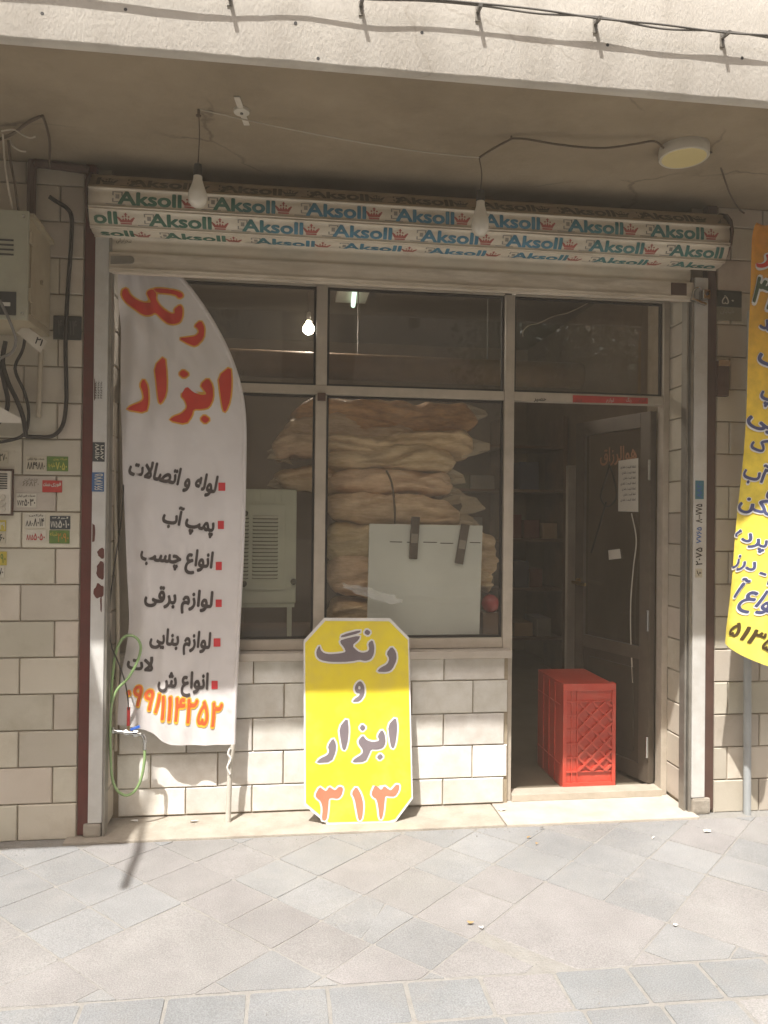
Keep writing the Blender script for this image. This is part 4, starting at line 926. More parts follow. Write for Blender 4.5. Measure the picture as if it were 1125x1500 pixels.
# ================================================================== LEFT PIER: cabinet, wiring, intercom, plates, stickers
mc = thing('meter_cabinet', 'grey metal meter cabinet fixed high on the left stone pier', 'cabinet')
mx, my = -1.046, -.31; zt, zb = at(35, 312, my).z, at(33, 468, my).z
MB().box(-1.50, mx-.006, my, -.001, zb, zt).build('body', cab_side, mc, bevel=.006)
MB().box(-1.50, mx+.002, my-.016, my-.001, zb-.004, zt+.004).build('front_cover', cab_m, mc, bevel=.004)
MB().bar((mx+.004, my+.01, zt-.004), (mx+.004, -.02, zt-.018), .022, .018).build('drip_lip', cab_side, mc, bevel=.003)
MB().box(mx-.005, mx+.001, my+.03, -.03, zb+.03, zt-.06).build('side_panel', cab_side, mc, bevel=.003)
lb = MB(); 
for k in range(4): y_ = 352+k*7; p = at(20, y_, my-.017); lb.box(-1.30, p.x, my-.0185, my-.0165, p.z-.004, p.z+.003)
lb.build('vent_slot', dark_pl, mc)
a, b = at(0, 461, my-.017), at(24, 428, my-.017); MB().box(-1.32, b.x, my-.020, my-.0165, a.z, b.z).build('meter_window', dark_pl, mc); MB().box(a.x+.008, a.x+.04, my-.0225, my-.0205, a.z+.035, a.z+.05).build('meter_dial', ink_w, mc)
p = at(52, 401, 0); MB().lathe([(.010, 0), (.010, .008)], (mx+.001, my+.15, (zt+zb)/2-.02), (1, 0, 0), 10).build('knob', chrome, mc)
for z in (zt-.02, zb+.02): MB().lathe([(.006, 0), (.006, .003)], (mx-.018, my-.016, z), (0, -1, 0), 10).build('screw', chrome, mc)
for z in (zt-.10, zb+.10): MB().box(mx+.0025, mx+.012, my-.012, my+.02, z-.025, z+.025).build('hinge', cab_side, mc, bevel=.002)
tg = thing('plastic_tag', 'small tilted white tag hanging below the meter cabinet', 'tag'); p = at(47, 497, -.16)
MB().add([at(24, 487, -.16), at(36, 476, -.16), at(69, 500, -.16), at(59, 517, -.16), at(24, 487, -.150), at(36, 476, -.150), at(69, 500, -.150), at(59, 517, -.150)], [(0, 3, 2, 1), (4, 5, 6, 7), (0, 1, 5, 4), (1, 2, 6, 5), (2, 3, 7, 6), (3, 0, 4, 7)]).build('card', plastic_w, tg)
lay('lettering', [fit_text('۲۱', (50, 502), (60, 507), 10, .02)], lambda x, y: at(x, y, -.1612), ink_k, tg)
MB().tube([at(30, 481, -.155), at(31, 470, -.16), at(33, 462, -.17)], .002, 6, 4).build('string', grey_w, tg, True)
# cables: each run is its own thing
CABLES = [('black_cable', blk, .009, [(72, 288, -.03), (84, 296, -.02), (98, 305, -.016), (105, 320, -.016), (104, 360, -.014), (99, 430, -.014), (96, 500, -.014), (97, 560, -.014), (97, 590, -.016), (92, 622, -.018), (78, 638, -.018), (55, 640, -.018), (38, 639, -.02)], 'thick black cable running down the left pier beside the red angle'),
 ('black_cable', blk, .007, [(40, 470, -.06), (34, 510, -.05), (22, 540, -.05), (36, 575, -.04), (42, 605, -.03), (36, 635, -.03), (10, 646, -.03), (-30, 650, -.03)], 'black cable bending left along a stone joint below the cabinet'),
 ('black_cable', blk, .010, [(8, 500, -.09), (4, 530, -.09), (12, 560, -.08), (24, 585, -.07), (34, 612, -.05), (38, 640, -.03)], 'thick black cable bundled below the meter cabinet'),
 ('black_cable', blk, .010, [(-12, 480, -.1), (-6, 520, -.1), (6, 560, -.09), (10, 600, -.07), (-20, 640, -.05)], 'black cable leaving the frame below the meter cabinet'),
 ('grey_cable', grey_w, .006, [(0, 440, -.33), (14, 470, -.335), (23, 497, -.30), (18, 515, -.22), (2, 524, -.16), (-20, 535, -.1)], 'pale grey cable looped in front of the meter cabinet'),
 ('brown_cable', brn_w, .006, [(60, 170, -.45), (40, 180, -.40), (18, 196, -.36), (-10, 208, -.34)], 'brown cable drooping from the overhang above the cabinet'),
 ('brown_cable', brn_w, .005, [(62, 169, -.46), (68, 185, -.40), (73, 210, -.30), (72, 245, -.10)], 'brown cable dropping from the overhang to the pier'),
 ('pale_wire', wht_w, .0035, [(2, 192, -.36), (20, 190, -.37), (34, 198, -.38), (44, 202, -.38), (52, 200, -.38)], 'pale wire end curling below the overhang'),
 ('pale_wire', wht_w, .0035, [(14, 205, -.34), (20, 215, -.34), (30, 221, -.34), (38, 222, -.34)], 'short pale wire end above the meter cabinet'),
 ('pale_wire', wht_w, .004, [(4, 196, -.36), (6, 225, -.34), (9, 255, -.33), (14, 285, -.32), (20, 312, -.30)], 'pale wire running down into the meter cabinet'),
 ('brown_cable', brn_w, .005, [(12, 205, -.35), (16, 240, -.33), (22, 270, -.32), (27, 312, -.29)], 'brown wire running down into the meter cabinet top'),
 ('conduit_pipe', brown_paint, .020, [(45, 400, -.022), (47, 250, -.022), (52, 242, -.022), (60, 240, -.022), (130, 249, -.022)], 'dark conduit turning along the top of the left pier')]
for (nm, m_, r_, pts, lab) in CABLES:
    t = MB().tube([at(*p) for p in pts], r_, 8, 6).build(nm, m_, None, True); tag(t, lab, 'pipe' if 'pipe' in nm else 'cable', 'wiring on the left pier')
cpi = MB().tube([at(60, 512, -.022), at(58, 560, -.022), at(56, 612, -.022)], .011, 10).build('pale_pipe', pvc, None, True); tag(cpi, 'short pale pipe on the left pier below the cabinet', 'pipe')
ls = thing('wall_light', 'white tilted lamp shade low beside the bundled cables', 'lamp'); p = at(-22, 600, -.12)
MB().prism([(-60, 585), (0, 596), (31, 613), (30, 620), (0, 619), (-60, 612)], lambda a, b: at(a, b, -.20), lambda a, b: at(a, b, -.06)).build('shade', plastic_w, ls); MB().bar(at(-40, 600, -.06), at(-40, 600, .0), .04, .04).build('bracket', dark_pl, ls)
ic = thing('intercom_panel', 'pale intercom with louvres and oval buttons on the left pier', 'intercom')
a, b = at(-40, 752, -.022), at(16, 690, -.022); MB().box(a.x, b.x, -.024, -.001, a.z, b.z).build('case', plastic_w, ic, bevel=.004); MB().box(a.x-.004, b.x+.006, -.012, -.0005, a.z-.008, b.z+.010).build('back_frame', brown_paint, ic)
for k in range(7):
    z = b.z-.013-k*.0105; MB().box(a.x+.02, b.x-.014, -.0262, -.0235, z-.003, z+.002).build('louvre', dark_pl, ic)
for k in range(3):
    z = a.z+.02+k*.026; MB().lathe([(.012, 0), (.012, .004), (.009, .006)], (b.x-.030, -.024, z), (0, -1, 0), 14).build('button', lamp_w, ic)
np_ = thing('number_plate', 'dark blank house plate on the left pier beside the cable', 'plate'); a, b = at(78, 497, -.003), at(120, 464, -.003); MB().box(a.x, b.x, -.0068, -.0005, a.z, b.z).build('plate', dark_pl, np_, bevel=.0015)
panel_text('lettering', '۴۸۱۴', a.x+.02, b.x-.02, a.z+.02, b.z-.02, -.0078, mat('ink_dim', (.10, .095, .085), rough=.6), np_)
STK = [(38, 669, 67.5, 690, st_cream, 'cream sticker with faded numbers left of the green one', (('۸۸۴۹۸۸۰', .05, .95, .12, .62, ink_k), ('خدمات لوله بازکنی', .08, .92, .72, .92, ink_k))),
 (68.5, 669, 100, 690, st_green, 'green sticker with yellow numbers high on the left pier', (('۷۰۵۰', .42, .95, .08, .62, ink_y), ('تخلیه چاه', .06, .4, .15, .6, ink_y), ('شبانه روزی', .3, .95, .72, .92, ink_y))),
 (-12, 662, 12, 678, st_cream, 'cream sticker cut by the left frame edge above the intercom', (('۲۷۰', .5, .92, .15, .85, ink_k),)),
 (62, 704, 91, 721, st_red, 'plain red sticker on the left pier', (('فوری', .45, .95, .45, .9, ink_w), ('خدمات', .05, .42, .5, .85, ink_w))),
 (24, 723, 53.5, 743, st_white, 'white sticker with large black number below the faded print', (('۵۰۳۰', .40, .95, .10, .62, ink_k), ('۷۷۲', .04, .38, .1, .5, ink_k), ('خدمات فنی ایران', .05, .95, .72, .93, ink_k))),
 (36.5, 752, 66.5, 773, st_white, 'white sticker with black number, top left of four', (('۸۰۱۴', .42, .95, .10, .66, ink_k), ('۸۸۰', .04, .40, .1, .5, ink_k), ('بازکنی', .2, .9, .76, .94, ink_k))),
 (73, 756, 103, 775, st_dk, 'dark sticker with white number, top right of four', (('۵۰۱۰', .42, .96, .10, .68, ink_w), ('۷۷۵', .04, .38, .1, .6, ink_w), ('لوله', .1, .9, .76, .94, ink_w))),
 (37.5, 776, 67.5, 793, st_white, 'white sticker with red number, bottom left of four', (('۵۰۵۰', .40, .95, .10, .70, ink_r), ('۸۸۵', .04, .38, .1, .6, ink_r))),
 (72, 777, 102, 796, st_green, 'green sticker with orange number, bottom right of four', (('۲۰۹۰', .42, .96, .10, .80, mat('ink_orange', (.5, .25, .05), rough=.6)), ('شبانه', .04, .40, .5, .9, ink_y))),
 (-14, 762, 9, 778, st_yel, 'dark yellow sticker at the left frame edge, upper', (('۳۹', .62, .95, .15, .85, ink_w),)),
 (-14, 780, 8, 796, st_cream, 'pale sticker at the left frame edge below the dark yellow one', (('۶۰', .60, .95, .15, .85, ink_k),)),
 (-14, 808, 10, 828, st_yel, 'yellow sticker at the left frame edge, lowest but one', (('۹۰', .62, .95, .15, .85, st_green),)),
 (-14, 829, 6, 846, st_white, 'white sticker lowest at the left frame edge', (('۷۰', .62, .95, .15, .85, ink_k),))]
for (a, b, c, d, m_, lab, lines) in STK: sticker(a, b, c, d, m_, lab, -.0022, 'advert stickers on the left pier', lines)
fp = thing('faded_print', 'faded grey stamped numbers on stone left of the red sticker', 'print')
for (t_, x0, x1, y0, y1) in (('۶۶۸۲۰', 33, 57, 712, 705), ('خدمات', 36, 56, 704, 700)): a, b = at(x0, y0, -.0025), at(x1, y1, -.0025); panel_text('lettering', t_, a.x, b.x, a.z, b.z, -.0028, mat('ink_faded', (.17, .14, .105), rough=.8), fp)

# right pier plates
hp_ = thing('house_number_plate', 'dark house number plate on the right pier', 'plate'); a, b = at(1049, 449, -.003), at(1086, 427, -.003); MB().box(a.x, b.x, -.0068, -.0005, a.z, b.z).build('plate', mat('plate_green', (.03, .04, .032), rough=.4), hp_, bevel=.0015)
panel_text('lettering', '۵۰', at(1056, 446, 0).x, at(1074, 446, 0).x, at(1060, 446, 0).z, at(1060, 433, 0).z, -.0078, ink_w, hp_, .0)
a, b = at(1049, 469, -.003), at(1086, 451, -.003); ad = thing('address_plate', 'pale worn address plate below the house number', 'plate'); MB().box(a.x, b.x, -.0060, -.0005, a.z, b.z).build('plate', mat('plate_pale', (.25, .24, .17), rough=.5), ad); panel_text('lettering', 'خیابان', a.x+.02, b.x-.04, a.z+.03, b.z-.006, -.0068, mat('plate_pale_ink', (.40, .38, .30), rough=.5), ad)
a, b = at(1047, 581, -.003), at(1064, 530, -.003); jb = thing('junction_box', 'dark brown box on the right pier below the number plates', 'box'); MB().box(a.x, b.x, -.028, -.0005, a.z, b.z).build('case', brown_paint, jb, bevel=.004); MB().box(a.x+.004, b.x+.003, -.032, -.0285, b.z-.028, b.z+.002).build('cover', card, jb, bevel=.002)

# ================================================================== PIPE, TAP, HOSE AND CABLE IN THE LEFT CORNER
PY = .105
wp = thing('water_pipe', 'cream plastic water pipe rising beside the white flag', 'pipe')
MB().tube([at(165.5, 395, PY), at(166, 640, PY), at(169, 760, PY), at(172.5, 870, PY), at(172, 980, PY), at(169, 1072, PY), at(169, 1100, PY)], .0085, 10, 3).build('pipe', pvc, wp, True)
for y, x in ((475, 166), (668, 166.5), (712, 168), (970, 172)): p = at(x, y, PY); MB().tube([p+Vector((0, 0, .012)), p-Vector((0, 0, .012))], .0115, 12).build('coupling', pvc, wp, True); MB().bar(p, Vector((p.x-.03, KW, p.z)), .008, .012).build('clip', pvc, wp)
tp = thing('water_tap', 'metal tap with red and blue handles at the foot of the pipe', 'tap')
a, b = at(160, 1070, .062), at(207, 1076, .052); MB().tube([a, b], .0095, 12).build('body', chrome, tp, True)
for x, y, r_ in ((165, 1070, .015), (186, 1073, .014), (199, 1075, .0155)): p = at(x, y, .058); MB().tube([p-Vector((.009, 0, 0)), p+Vector((.009, 0, 0))], r_, 6).build('nut', chrome, tp)
MB().tube([at(170, 1072, PY), at(168, 1072, .062)], .010, 10).build('tee', chrome, tp, True)
MB().tube([at(188, 1070, .055), at(188, 1062, .055)], .006, 8).build('stem', brass, tp, True); MB().tube([at(188, 1063, .055), at(188.5, 1036, .055)], .0075, 10).build('handle', red_p, tp, True)
MB().bar(at(191, 1069, .034), at(205, 1064, .034), .012, .007, (0, 1, 0)).build('handle', blue_p, tp, bevel=.002); MB().tube([at(208, 1076, .052), at(212, 1084, .050), at(212, 1098, .050)], .0085, 10, 3).build('spout', chrome, tp, True)
hs = MB().tube([at(x, y, Y) for x, y, Y in ((212, 1092, .050), (211.5, 1115, .050), (207, 1140, .055), (198, 1158, .06), (185, 1165, .06), (172, 1158, .055), (164.5, 1140, .05), (162, 1105, .045), (161.5, 1060, .040), (164, 1030, .038), (172, 1010, .036), (187, 994, .036), (200, 972, .036), (206, 952, .038), (204, 940, .04), (196, 932, .045), (184, 932, .05), (174, 944, .06), (168, 965, .06), (164, 1000, .05), (163, 1030, .05))], .0064, 10, 7).build('garden_hose', hose_m, None, True)
tag(hs, 'green garden hose looped from the tap beside the flag', 'hose')
ca = MB().tube([at(*p) for p in ((200, 640, .175), (193, 655, .165), (183, 690, .10), (178, 760, .055), (169, 820, .05), (162.5, 870, .05), (160.5, 910, .05), (163, 945, .045), (171, 965, .04), (181, 992, .035), (187, 1020, .04), (188, 1040, .05))], .0032, 7, 6).build('thin_cable', blk, None, True)
tag(ca, 'thin black cable dangling in front of the cream pipe', 'cable')

# ================================================================== ON THE FRAME AND DOOR
tb = thing('label_tape', 'red tape label stuck on the transom above the door', 'tape'); a, b = at(839, 590, .222), at(949, 582.5, .222)
MB().add([at(839, 589.5, .2215), at(949, 591.5, .2215), at(949, 583.0, .2215), at(839, 578.8, .2215)], [(0, 1, 2, 3)]).build('tape', st_red, tb)
for t_, x0, x1, m_ in (('فروش', 842, 852, ink_k), ('لوازم', 888, 899, ink_w), ('رنگ', 917, 925, ink_w), ('ابزار', 935, 946, ink_k)): lay('lettering', [fit_text(t_, (x0, 588), (x1, 588.4), 5)], lambda x, y: at(x, y, .2208), m_, tb)
tb2 = thing('label_print', 'small black print on the transom left of the red tape', 'print'); lay('lettering', [fit_text('حصیر', (782, 586.5), (800, 587), 6, .03)], lambda x, y: at(x, y, .2215), ink_k, tb2)
dnot = thing('paper_notice', 'white paper notice taped on the open door', 'paper'); 
def dpt(px, py, n_=.008): return onp(px, py, hp+dn*n_, dn)
MB().add([dpt(906, 675), dpt(935, 671), dpt(935, 750), dpt(905.5, 749)], [(0, 1, 2, 3)]).build('sheet', paper, dnot)
for k in range(7):
    y = 686+k*8; lay('lettering', [fit_text('لطفا قیمت نقدی', (909+(k % 3)*2, y), (931, y-1), 3.5, .01)], lambda x, yy_: dpt(x, yy_, .0095), ink_k, dnot)
pc = thing('paper_scrap', 'small pale paper scrap stuck mid-height on the open door', 'paper'); MB().add([dpt(891, 806), dpt(908, 804), dpt(910, 818), dpt(892, 820)], [(0, 1, 2, 3)]).build('sheet', paper, pc)
bt = thing('hanging_strap', 'dark strap hanging in a loop behind the door glass', 'strap')
MB().tube([dpt(893, 680, -.03), dpt(886, 705, -.03), dpt(880, 728, -.03), dpt(890, 742, -.03), dpt(903, 728, -.03), dpt(899, 700, -.03), dpt(893, 682, -.03)], .006, 6, 5).build('loop', dark_pl, bt, True); MB().tube([dpt(888, 735, -.03), dpt(878, 770, -.03), dpt(866, 810, -.03)], .006, 6, 4).build('tail', dark_pl, bt, True)
dw = MB().tube([dpt(925, 752, .016), dpt(932, 790, .016), dpt(928, 830, .016), dpt(924, 880, .016), dpt(924, 935, .016), dpt(927, 1000, .016)], .0035, 6, 6).build('dangling_wire', wht_w, None, True); tag(dw, 'pale wire hanging down the open door below the notice', 'wire')

# ================================================================== INSIDE THE SHOP
# bales of straw cooler pads in plastic
def bale(px0, px1, py0, py1, Y, dep, m, seed, label, tip=(0, 0)):
    tilt = .018*math.sin(seed*5.3)
    a, b = at(px0, py1, Y), at(px1, py0, Y); cx_, cz_ = (a.x+b.x)/2, (a.z+b.z)/2; hx, hz = (b.x-a.x)/2, (b.z-a.z)/2; V = []; Fc = []; nu, nv = 64, 40
    t = thing('straw_bale', label, 'bale', 'straw pads stacked behind the window')
    for i in range(nu+1):
        u = -1+2*i/nu; e = (1-abs(u)**6)**.5 if abs(u) < 1 else 0; e = max(e, .10)
        for k in range(nv):
            an = 2*math.pi*k/nv; cy, cz = math.cos(an), math.sin(an); p = 3.0; q = (abs(cy)**p+abs(cz)**p)**(-1/p); cy *= q; cz *= q
            x = cx_+hx*u; yv = Y+dep*.5+cy*dep*.5*(.65+.35*e); z = cz_+cz*hz*e*1.10+tilt*u+.012*math.sin(4.5*x+seed*3)
            if u < -.75: z += tip[0]*(-u-.75)/.25; 
            if u > .75: z += tip[1]*(u-.75)/.25
            nn = noise.noise(Vector((x*3.2+seed, yv*3, z*11)))*.034+noise.noise(Vector((x*8, yv*8+seed, z*30)))*.016
            fold = .017*math.sin(120*z+9*noise.noise(Vector((x*2.4, seed, z*3)))+seed)*(1-abs(cz)*.5)
            cre = abs(noise.noise(Vector((x*4.5+seed*3, yv*2, z*13-x*5))))*.030+abs(noise.noise(Vector((x*11-seed, z*22, 4))))*.014; nn -= cre-.012
            V.append((x+noise.noise(Vector((seed, z*14, yv*9)))*.03*abs(u)**4, yv-(nn+fold)*(1 if cy < 0 else .3), z+nn*.8))
    for i in range(nu):
        for k in range(nv): Fc.append((i*nv+k, i*nv+(k+1) % nv, (i+1)*nv+(k+1) % nv, (i+1)*nv+k))
    Fc += [tuple(range(nv))[::-1], tuple(nu*nv+k for k in range(nv))]
    raw('pad', V, Fc, m, t)
    return t
BL_ = [(482, 612, 878, 934, .395, .40, straw, 1.2, 'lowest straw bale of the stack behind the yellow board', (0, 0)), (480, 660, 825, 882, .395, .42, straw, 2.1, 'straw bale behind the pale panel, second from the bottom', (0, 0)),
 (478, 668, 765, 828, .395, .42, straw, 3.7, 'straw bale whose right end hides behind the panel clips', (0, .01)), (480, 682, 722, 768, .35, .42, straw, 4.4, 'straw bale with the brown strap across its front', (0, -.03)),
 (484, 668, 688, 726, .37, .42, straw, 5.9, 'straw bale just above the strapped one, with ragged right ends', (0, -.01)), (402, 600, 688, 718, .44, .38, straw, 7.1, 'thin straw bale poking out to the left above the cooler', (-.01, 0)),
 (478, 670, 655, 692, .36, .42, straw, 8.3, 'folded straw bale in the middle of the stack', (0, 0)), (470, 703, 633, 664, .38, .42, straw, 9.6, 'long straw bale with its pointed right end drooping', (0, -.04)),
 (402, 602, 612, 668, .42, .40, straw, 10.2, 'straw bale with a pointed left end near the top', (-.07, .03)), (428, 702, 588, 634, .46, .40, straw_o, 11.5, 'orange tinted straw bale on top of the stack', (0, .0)),
 (700, 731, 783, 838, .42, .3, straw, 12.7, 'straw bale end right of the pale panel, upper', (0, 0)), (700, 723, 836, 872, .42, .3, straw, 13.9, 'straw bale end right of the pale panel, lower', (0, 0))]
def film_mat():
    m = bpy.data.materials.new('plastic_film'); m.use_nodes = True; N = m.node_tree.nodes; L = m.node_tree.links; b = N['Principled BSDF']; b.inputs['Base Color'].default_value = (.72, .62, .45, 1); b.inputs['Roughness'].default_value = .18; b.inputs['Alpha'].default_value = .55
    return m
film = film_mat()
EARS = {3: [(700, 742, 1), (683, 762, 1)], 4: [(672, 700, 1), (674, 726, 1)], 7: [(705, 655, 1)], 9: [(704, 606, 1)], 8: [(402, 665, -1)], 5: [(402, 706, -1)], 2: [(690, 768, 1)]}
for i, q in enumerate(BL_):
    t = bale(*q[:8], q[8], q[9])
    for (x, y, sg_) in EARS.get(i, []):
        rg = random.Random(x*y); Y = q[4]+.10; V = []
        for k in range(7): V.append(at(x-sg_*26+rg.uniform(-4, 4), y-17+k*5.6, Y+rg.uniform(-.03, .03)))
        for k in range(5): V.append(at(x-sg_*6+rg.uniform(-4, 4), y-11+k*5.5+rg.uniform(-2, 2), Y+rg.uniform(-.02, .02)))
        for k in range(3): V.append(at(x+sg_*(6+7*rg.random()), y-3+k*4.5+rg.uniform(-3, 3), Y+rg.uniform(-.015, .015)))
        raw('wrap_end', V, [(0, 1, 7), (1, 8, 7), (1, 2, 8), (2, 9, 8), (2, 3, 9), (3, 4, 9), (4, 10, 9), (4, 5, 10), (5, 11, 10), (5, 6, 11), (7, 8, 12), (8, 13, 12), (8, 9, 13), (9, 10, 13), (10, 14, 13), (10, 11, 14)], film, t, False)
sp = MB().tube([at(566, 689, .333), at(573, 705, .331), at(577, 728, .328), at(579, 770, .330)], .0055, 6, 5).build('strap', strap_m, None, True); tag(sp, 'brown strap running down the front of the straw stack', 'strap')
stand = thing('low_platform', 'low wooden platform inside the window under the stock', 'platform'); zp = at(600, 935, .6).z-.004
zp = .82
MB().box(-.72, 1.10, .345, 1.05, zp-.03, zp-.001).build('top', wood, stand)
for x in (-.68, .2, 1.06): 
    for y in (.37, 1.0): MB().box(x-.025, x+.025, y-.02, y+.03, .0345, zp-.031).build('leg', wood, stand)
# evaporative cooler on its stand
ec = thing('evaporative_cooler', 'mint green evaporative cooler with louvres behind the left pane', 'cooler'); EY = .44
a, b = at(300, 881, EY), at(435, 717, EY); zc0, zc1 = at(420, 884, EY).z, b.z; xc0, xc1 = at(300, 800, EY).x-.15, at(434, 800, EY).x
MB().box(xc0, xc1, EY+.012, EY+.42, zc0, zc1).build('body', mint, ec, bevel=.008)
xp1 = at(418, 800, EY).x; zp0, zp1 = at(400, 864, EY).z, at(400, 739, EY).z
MB().box(xc0+.03, xp1, EY, EY+.011, zp0, zp1).build('front_panel', mint, ec, bevel=.002)
for (x0, x1) in ((at(352, 800, EY).x-.09, at(364, 800, EY).x), (at(370, 800, EY).x, at(407, 800, EY).x)):
    z0, z1 = at(390, 848, EY).z, at(390, 755, EY).z; MB().box(x0, x1, EY-.0012, EY-.0003, z0, z1).build('louvre_slot', mint_d, ec)
    for k in range(17):
        z = z0+(z1-z0)*(k+.5)/17; lo_ = (z1-z0)/17
        MB().add([(x0, EY-.002, z-lo_*.12), (x1, EY-.002, z-lo_*.12), (x1-.004, EY-.013, z-lo_*.30), (x0+.004, EY-.013, z-lo_*.30), (x0, EY-.002, z+lo_*.45), (x1, EY-.002, z+lo_*.45)],
                 [(0, 1, 2, 3), (3, 2, 5, 4), (0, 3, 4), (1, 5, 2)]).build('louvre', mint, ec)
for k, (x, y) in enumerate(((359, 752), (357, 855), (430, 852))): MB().lathe([(.016, 0), (.016, .008), (.010, .012)], at(x, y, EY-.001), (0, -1, 0), 14).build('knob', mint_d, ec)
for x in (at(377, 727, EY).x, at(408, 727, EY).x): MB().box(x-.018, x+.018, EY+.004, EY+.0125, zc1-.062, zc1-.012).build('catch', mint, ec, bevel=.002)
MB().box(xc0, xc1-.006, EY+.02, EY+.41, zc0-.022, zc0-.001).build('tray', mint, ec)
for x in (xc0+.03, at(424, 900, EY).x):
    for y in (EY+.03, EY+.38): MB().box(x-.012, x+.012, y-.01, y+.012, zp-.0008, zc0-.0225).build('leg', mint, ec)
# pale panel with two clips
pp = thing('display_panel', 'pale blue-green blank panel hung behind the window glass', 'panel'); PYp = .308
MB().prism([(541, 767), (707, 770), (702, 929), (537.5, 931)], lambda a, b: at(a, b, PYp), lambda a, b: at(a, b, PYp)+Vector((0, .006, 0))).build('sheet', panel_m, pp)
for x0, x1, y in ((571, 589, 793), (596, 603, 793.5), (620, 640, 793.5), (645, 664, 795), (688, 704, 794)): MB().add([at(x0, y, PYp-.001), at(x1, y+.4, PYp-.001), at(x1, y+1.7, PYp-.001), at(x0, y+1.3, PYp-.001)], [(0, 1, 2, 3)]).build('dash_mark', ink_k, pp)
for i, (x0, y0, x1, y1) in enumerate(((609, 757, 605, 819), (682, 768, 672, 826))):
    t = thing('clip', 'dark clip gripping the top of the pale panel, %s one' % ('left', 'right')[i], 'clip', 'clips on the pale panel'); A_, B_ = at(x0, y0, PYp-.009), at(x1, y1, PYp-.009)
    MB().bar(A_, B_, .044, .012, (0, 1, 0)).build('arm', clip_m, t, bevel=.003); MB().bar(A_.lerp(B_, .05)+Vector((0, .022, 0)), A_.lerp(B_, .5)+Vector((0, .022, 0)), .04, .008, (0, 1, 0)).build('back_arm', clip_m, t, bevel=.002); MB().bar(A_.lerp(B_, .4)+Vector((0, -.0075, 0)), A_.lerp(B_, .62)+Vector((0, -.0075, 0)), .034, .003, (0, 1, 0)).build('spring', rail_m, t)
rb_ = thing('red_ball', 'glossy red rounded object right of the pale panel', 'ball'); c = at(718, 884, .43); MB().lathe([(.002, .05), (.022, .046), (.042, .028), (.05, 0), (.042, -.028), (.022, -.046), (.002, -.05)], c, (0, 0, 1), 24).build('shell', mat('red_gloss', (.45, .05, .06), rough=.12, coat=.8), rb_, True)
MB().box(c.x-.05, c.x+.05, .39, .48, zp, c.z-.045).build('stand', wood, rb_, bevel=.004)
tf = thing('torn_film', 'torn clear plastic film stuck on the pane beside the yellow board', 'film'); rg = random.Random(4); V = []; Fc = []
for i in range(15):
    for k in range(5): V.append(at(503+i*6.1+rg.uniform(-1.5, 1.5), 858+i*1.7+(k-2)*(3.4 if 2 < i < 13 else 1.6)+rg.uniform(-1.2, 1.2), .243+rg.uniform(-.006, .006)))
for i in range(14):
    for k in range(4): Fc.append((i*5+k, i*5+5+k, i*5+6+k, i*5+1+k))
def clear_mat():
    m = bpy.data.materials.new('clear_film'); m.use_nodes = True; N = m.node_tree.nodes; b = N['Principled BSDF']; b.inputs['Base Color'].default_value = (.8, .8, .76, 1); b.inputs['Roughness'].default_value = .08; b.inputs['Alpha'].default_value = .32; b.inputs['Specular IOR Level'].default_value = 1.0; return m
raw('sheet', V, Fc, clear_mat(), tf, False)
# duct, pipes, lit bulb, tube fittings, shelves with boxes, leaning board
du = thing('ceiling_duct', 'tan round duct crossing the shop behind the upper panes', 'duct'); dz = at(800, 548, 1.3).z
MB().tube([(-1.2, 1.3, dz+.01), (.5, 1.3, dz), (at(850, 550, 1.3).x, 1.3, dz-.005)], .085, 24).build('pipe', duct_m, du, True)
for x in (-.6, .45, 1.3): MB().tube([(x, 1.3, dz+.08), (x, 1.3, 3.3)], .004, 6).build('hanger', grey_w, du)
lb_ = thing('lit_bulb', 'small glowing white bulb seen through the upper left pane', 'bulb'); c = at(452, 482, 1.5)
MB().lathe([(.004, -.036), (.018, -.031), (.031, -.018), (.036, 0), (.031, .018), (.018, .033), (.012, .052)], c, (0, 0, 1), 20).build('globe', mat('glow', (1, 1, 1), rough=.4, emit=((1.0, .90, .78), 230.0)), lb_, True); MB().tube([c+Vector((0, 0, .05)), c+Vector((0, 0, .11))], .014, 10).build('socket', socket_m, lb_); MB().tube([c+Vector((0, 0, .11)), Vector((c.x, c.y, 3.3))], .003, 6).build('cord', brn_w, lb_)
tubeglow = mat('tube_glow', (.5, .6, .55), rough=.4, emit=((.50, .72, .60), 1.2))
for i, (x0, x1, y, Y) in enumerate(((512, 524, 426, 2.2), (509, 518, 456, 3.6))):
    t = thing('tube_fitting', ('faint greenish tube light at the top of the middle pane', 'second faint tube light just below the first in the middle pane')[i], 'tube light', 'tube lights inside the shop'); a, b = at(x0, y, Y), at(x1, y, Y)
    MB().tube([Vector((a.x+.02, Y-.3, a.z)), Vector((b.x, Y+.4, a.z))], .018, 8).build('tube', tubeglow, t, True); MB().box(a.x-.08, b.x+.1, Y-.32, Y+.42, a.z+.026, a.z+.06).build('tray', lamp_w, t); MB().tube([Vector((a.x, Y, a.z+.06)), Vector((a.x, Y, max(3.3, a.z+.1)))], .004, 6).build('hanger', grey_w, t)
su = thing('shelf_unit', 'dark shelf unit against the wall deep inside the doorway', 'shelves')
for x in (.55, 1.35, 2.0, 2.55):
    MB().box(x-.02, x+.02, 3.2, 3.7, .034, 2.4).build('upright', wood, su)
for z in (.35, .8, 1.25, 1.7, 2.1): MB().box(.53, 2.57, 3.19, 3.71, z, z+.025).build('shelf', wood, su)
bxc = [card, mat('box_red', (.15, .045, .03), rough=.6), mat('box_white', (.22, .20, .165), rough=.6), mat('box_blue', (.05, .06, .085), rough=.6), mat('box_olive', (.12, .11, .055), rough=.6), mat('box_orange', (.19, .09, .035), rough=.6)]
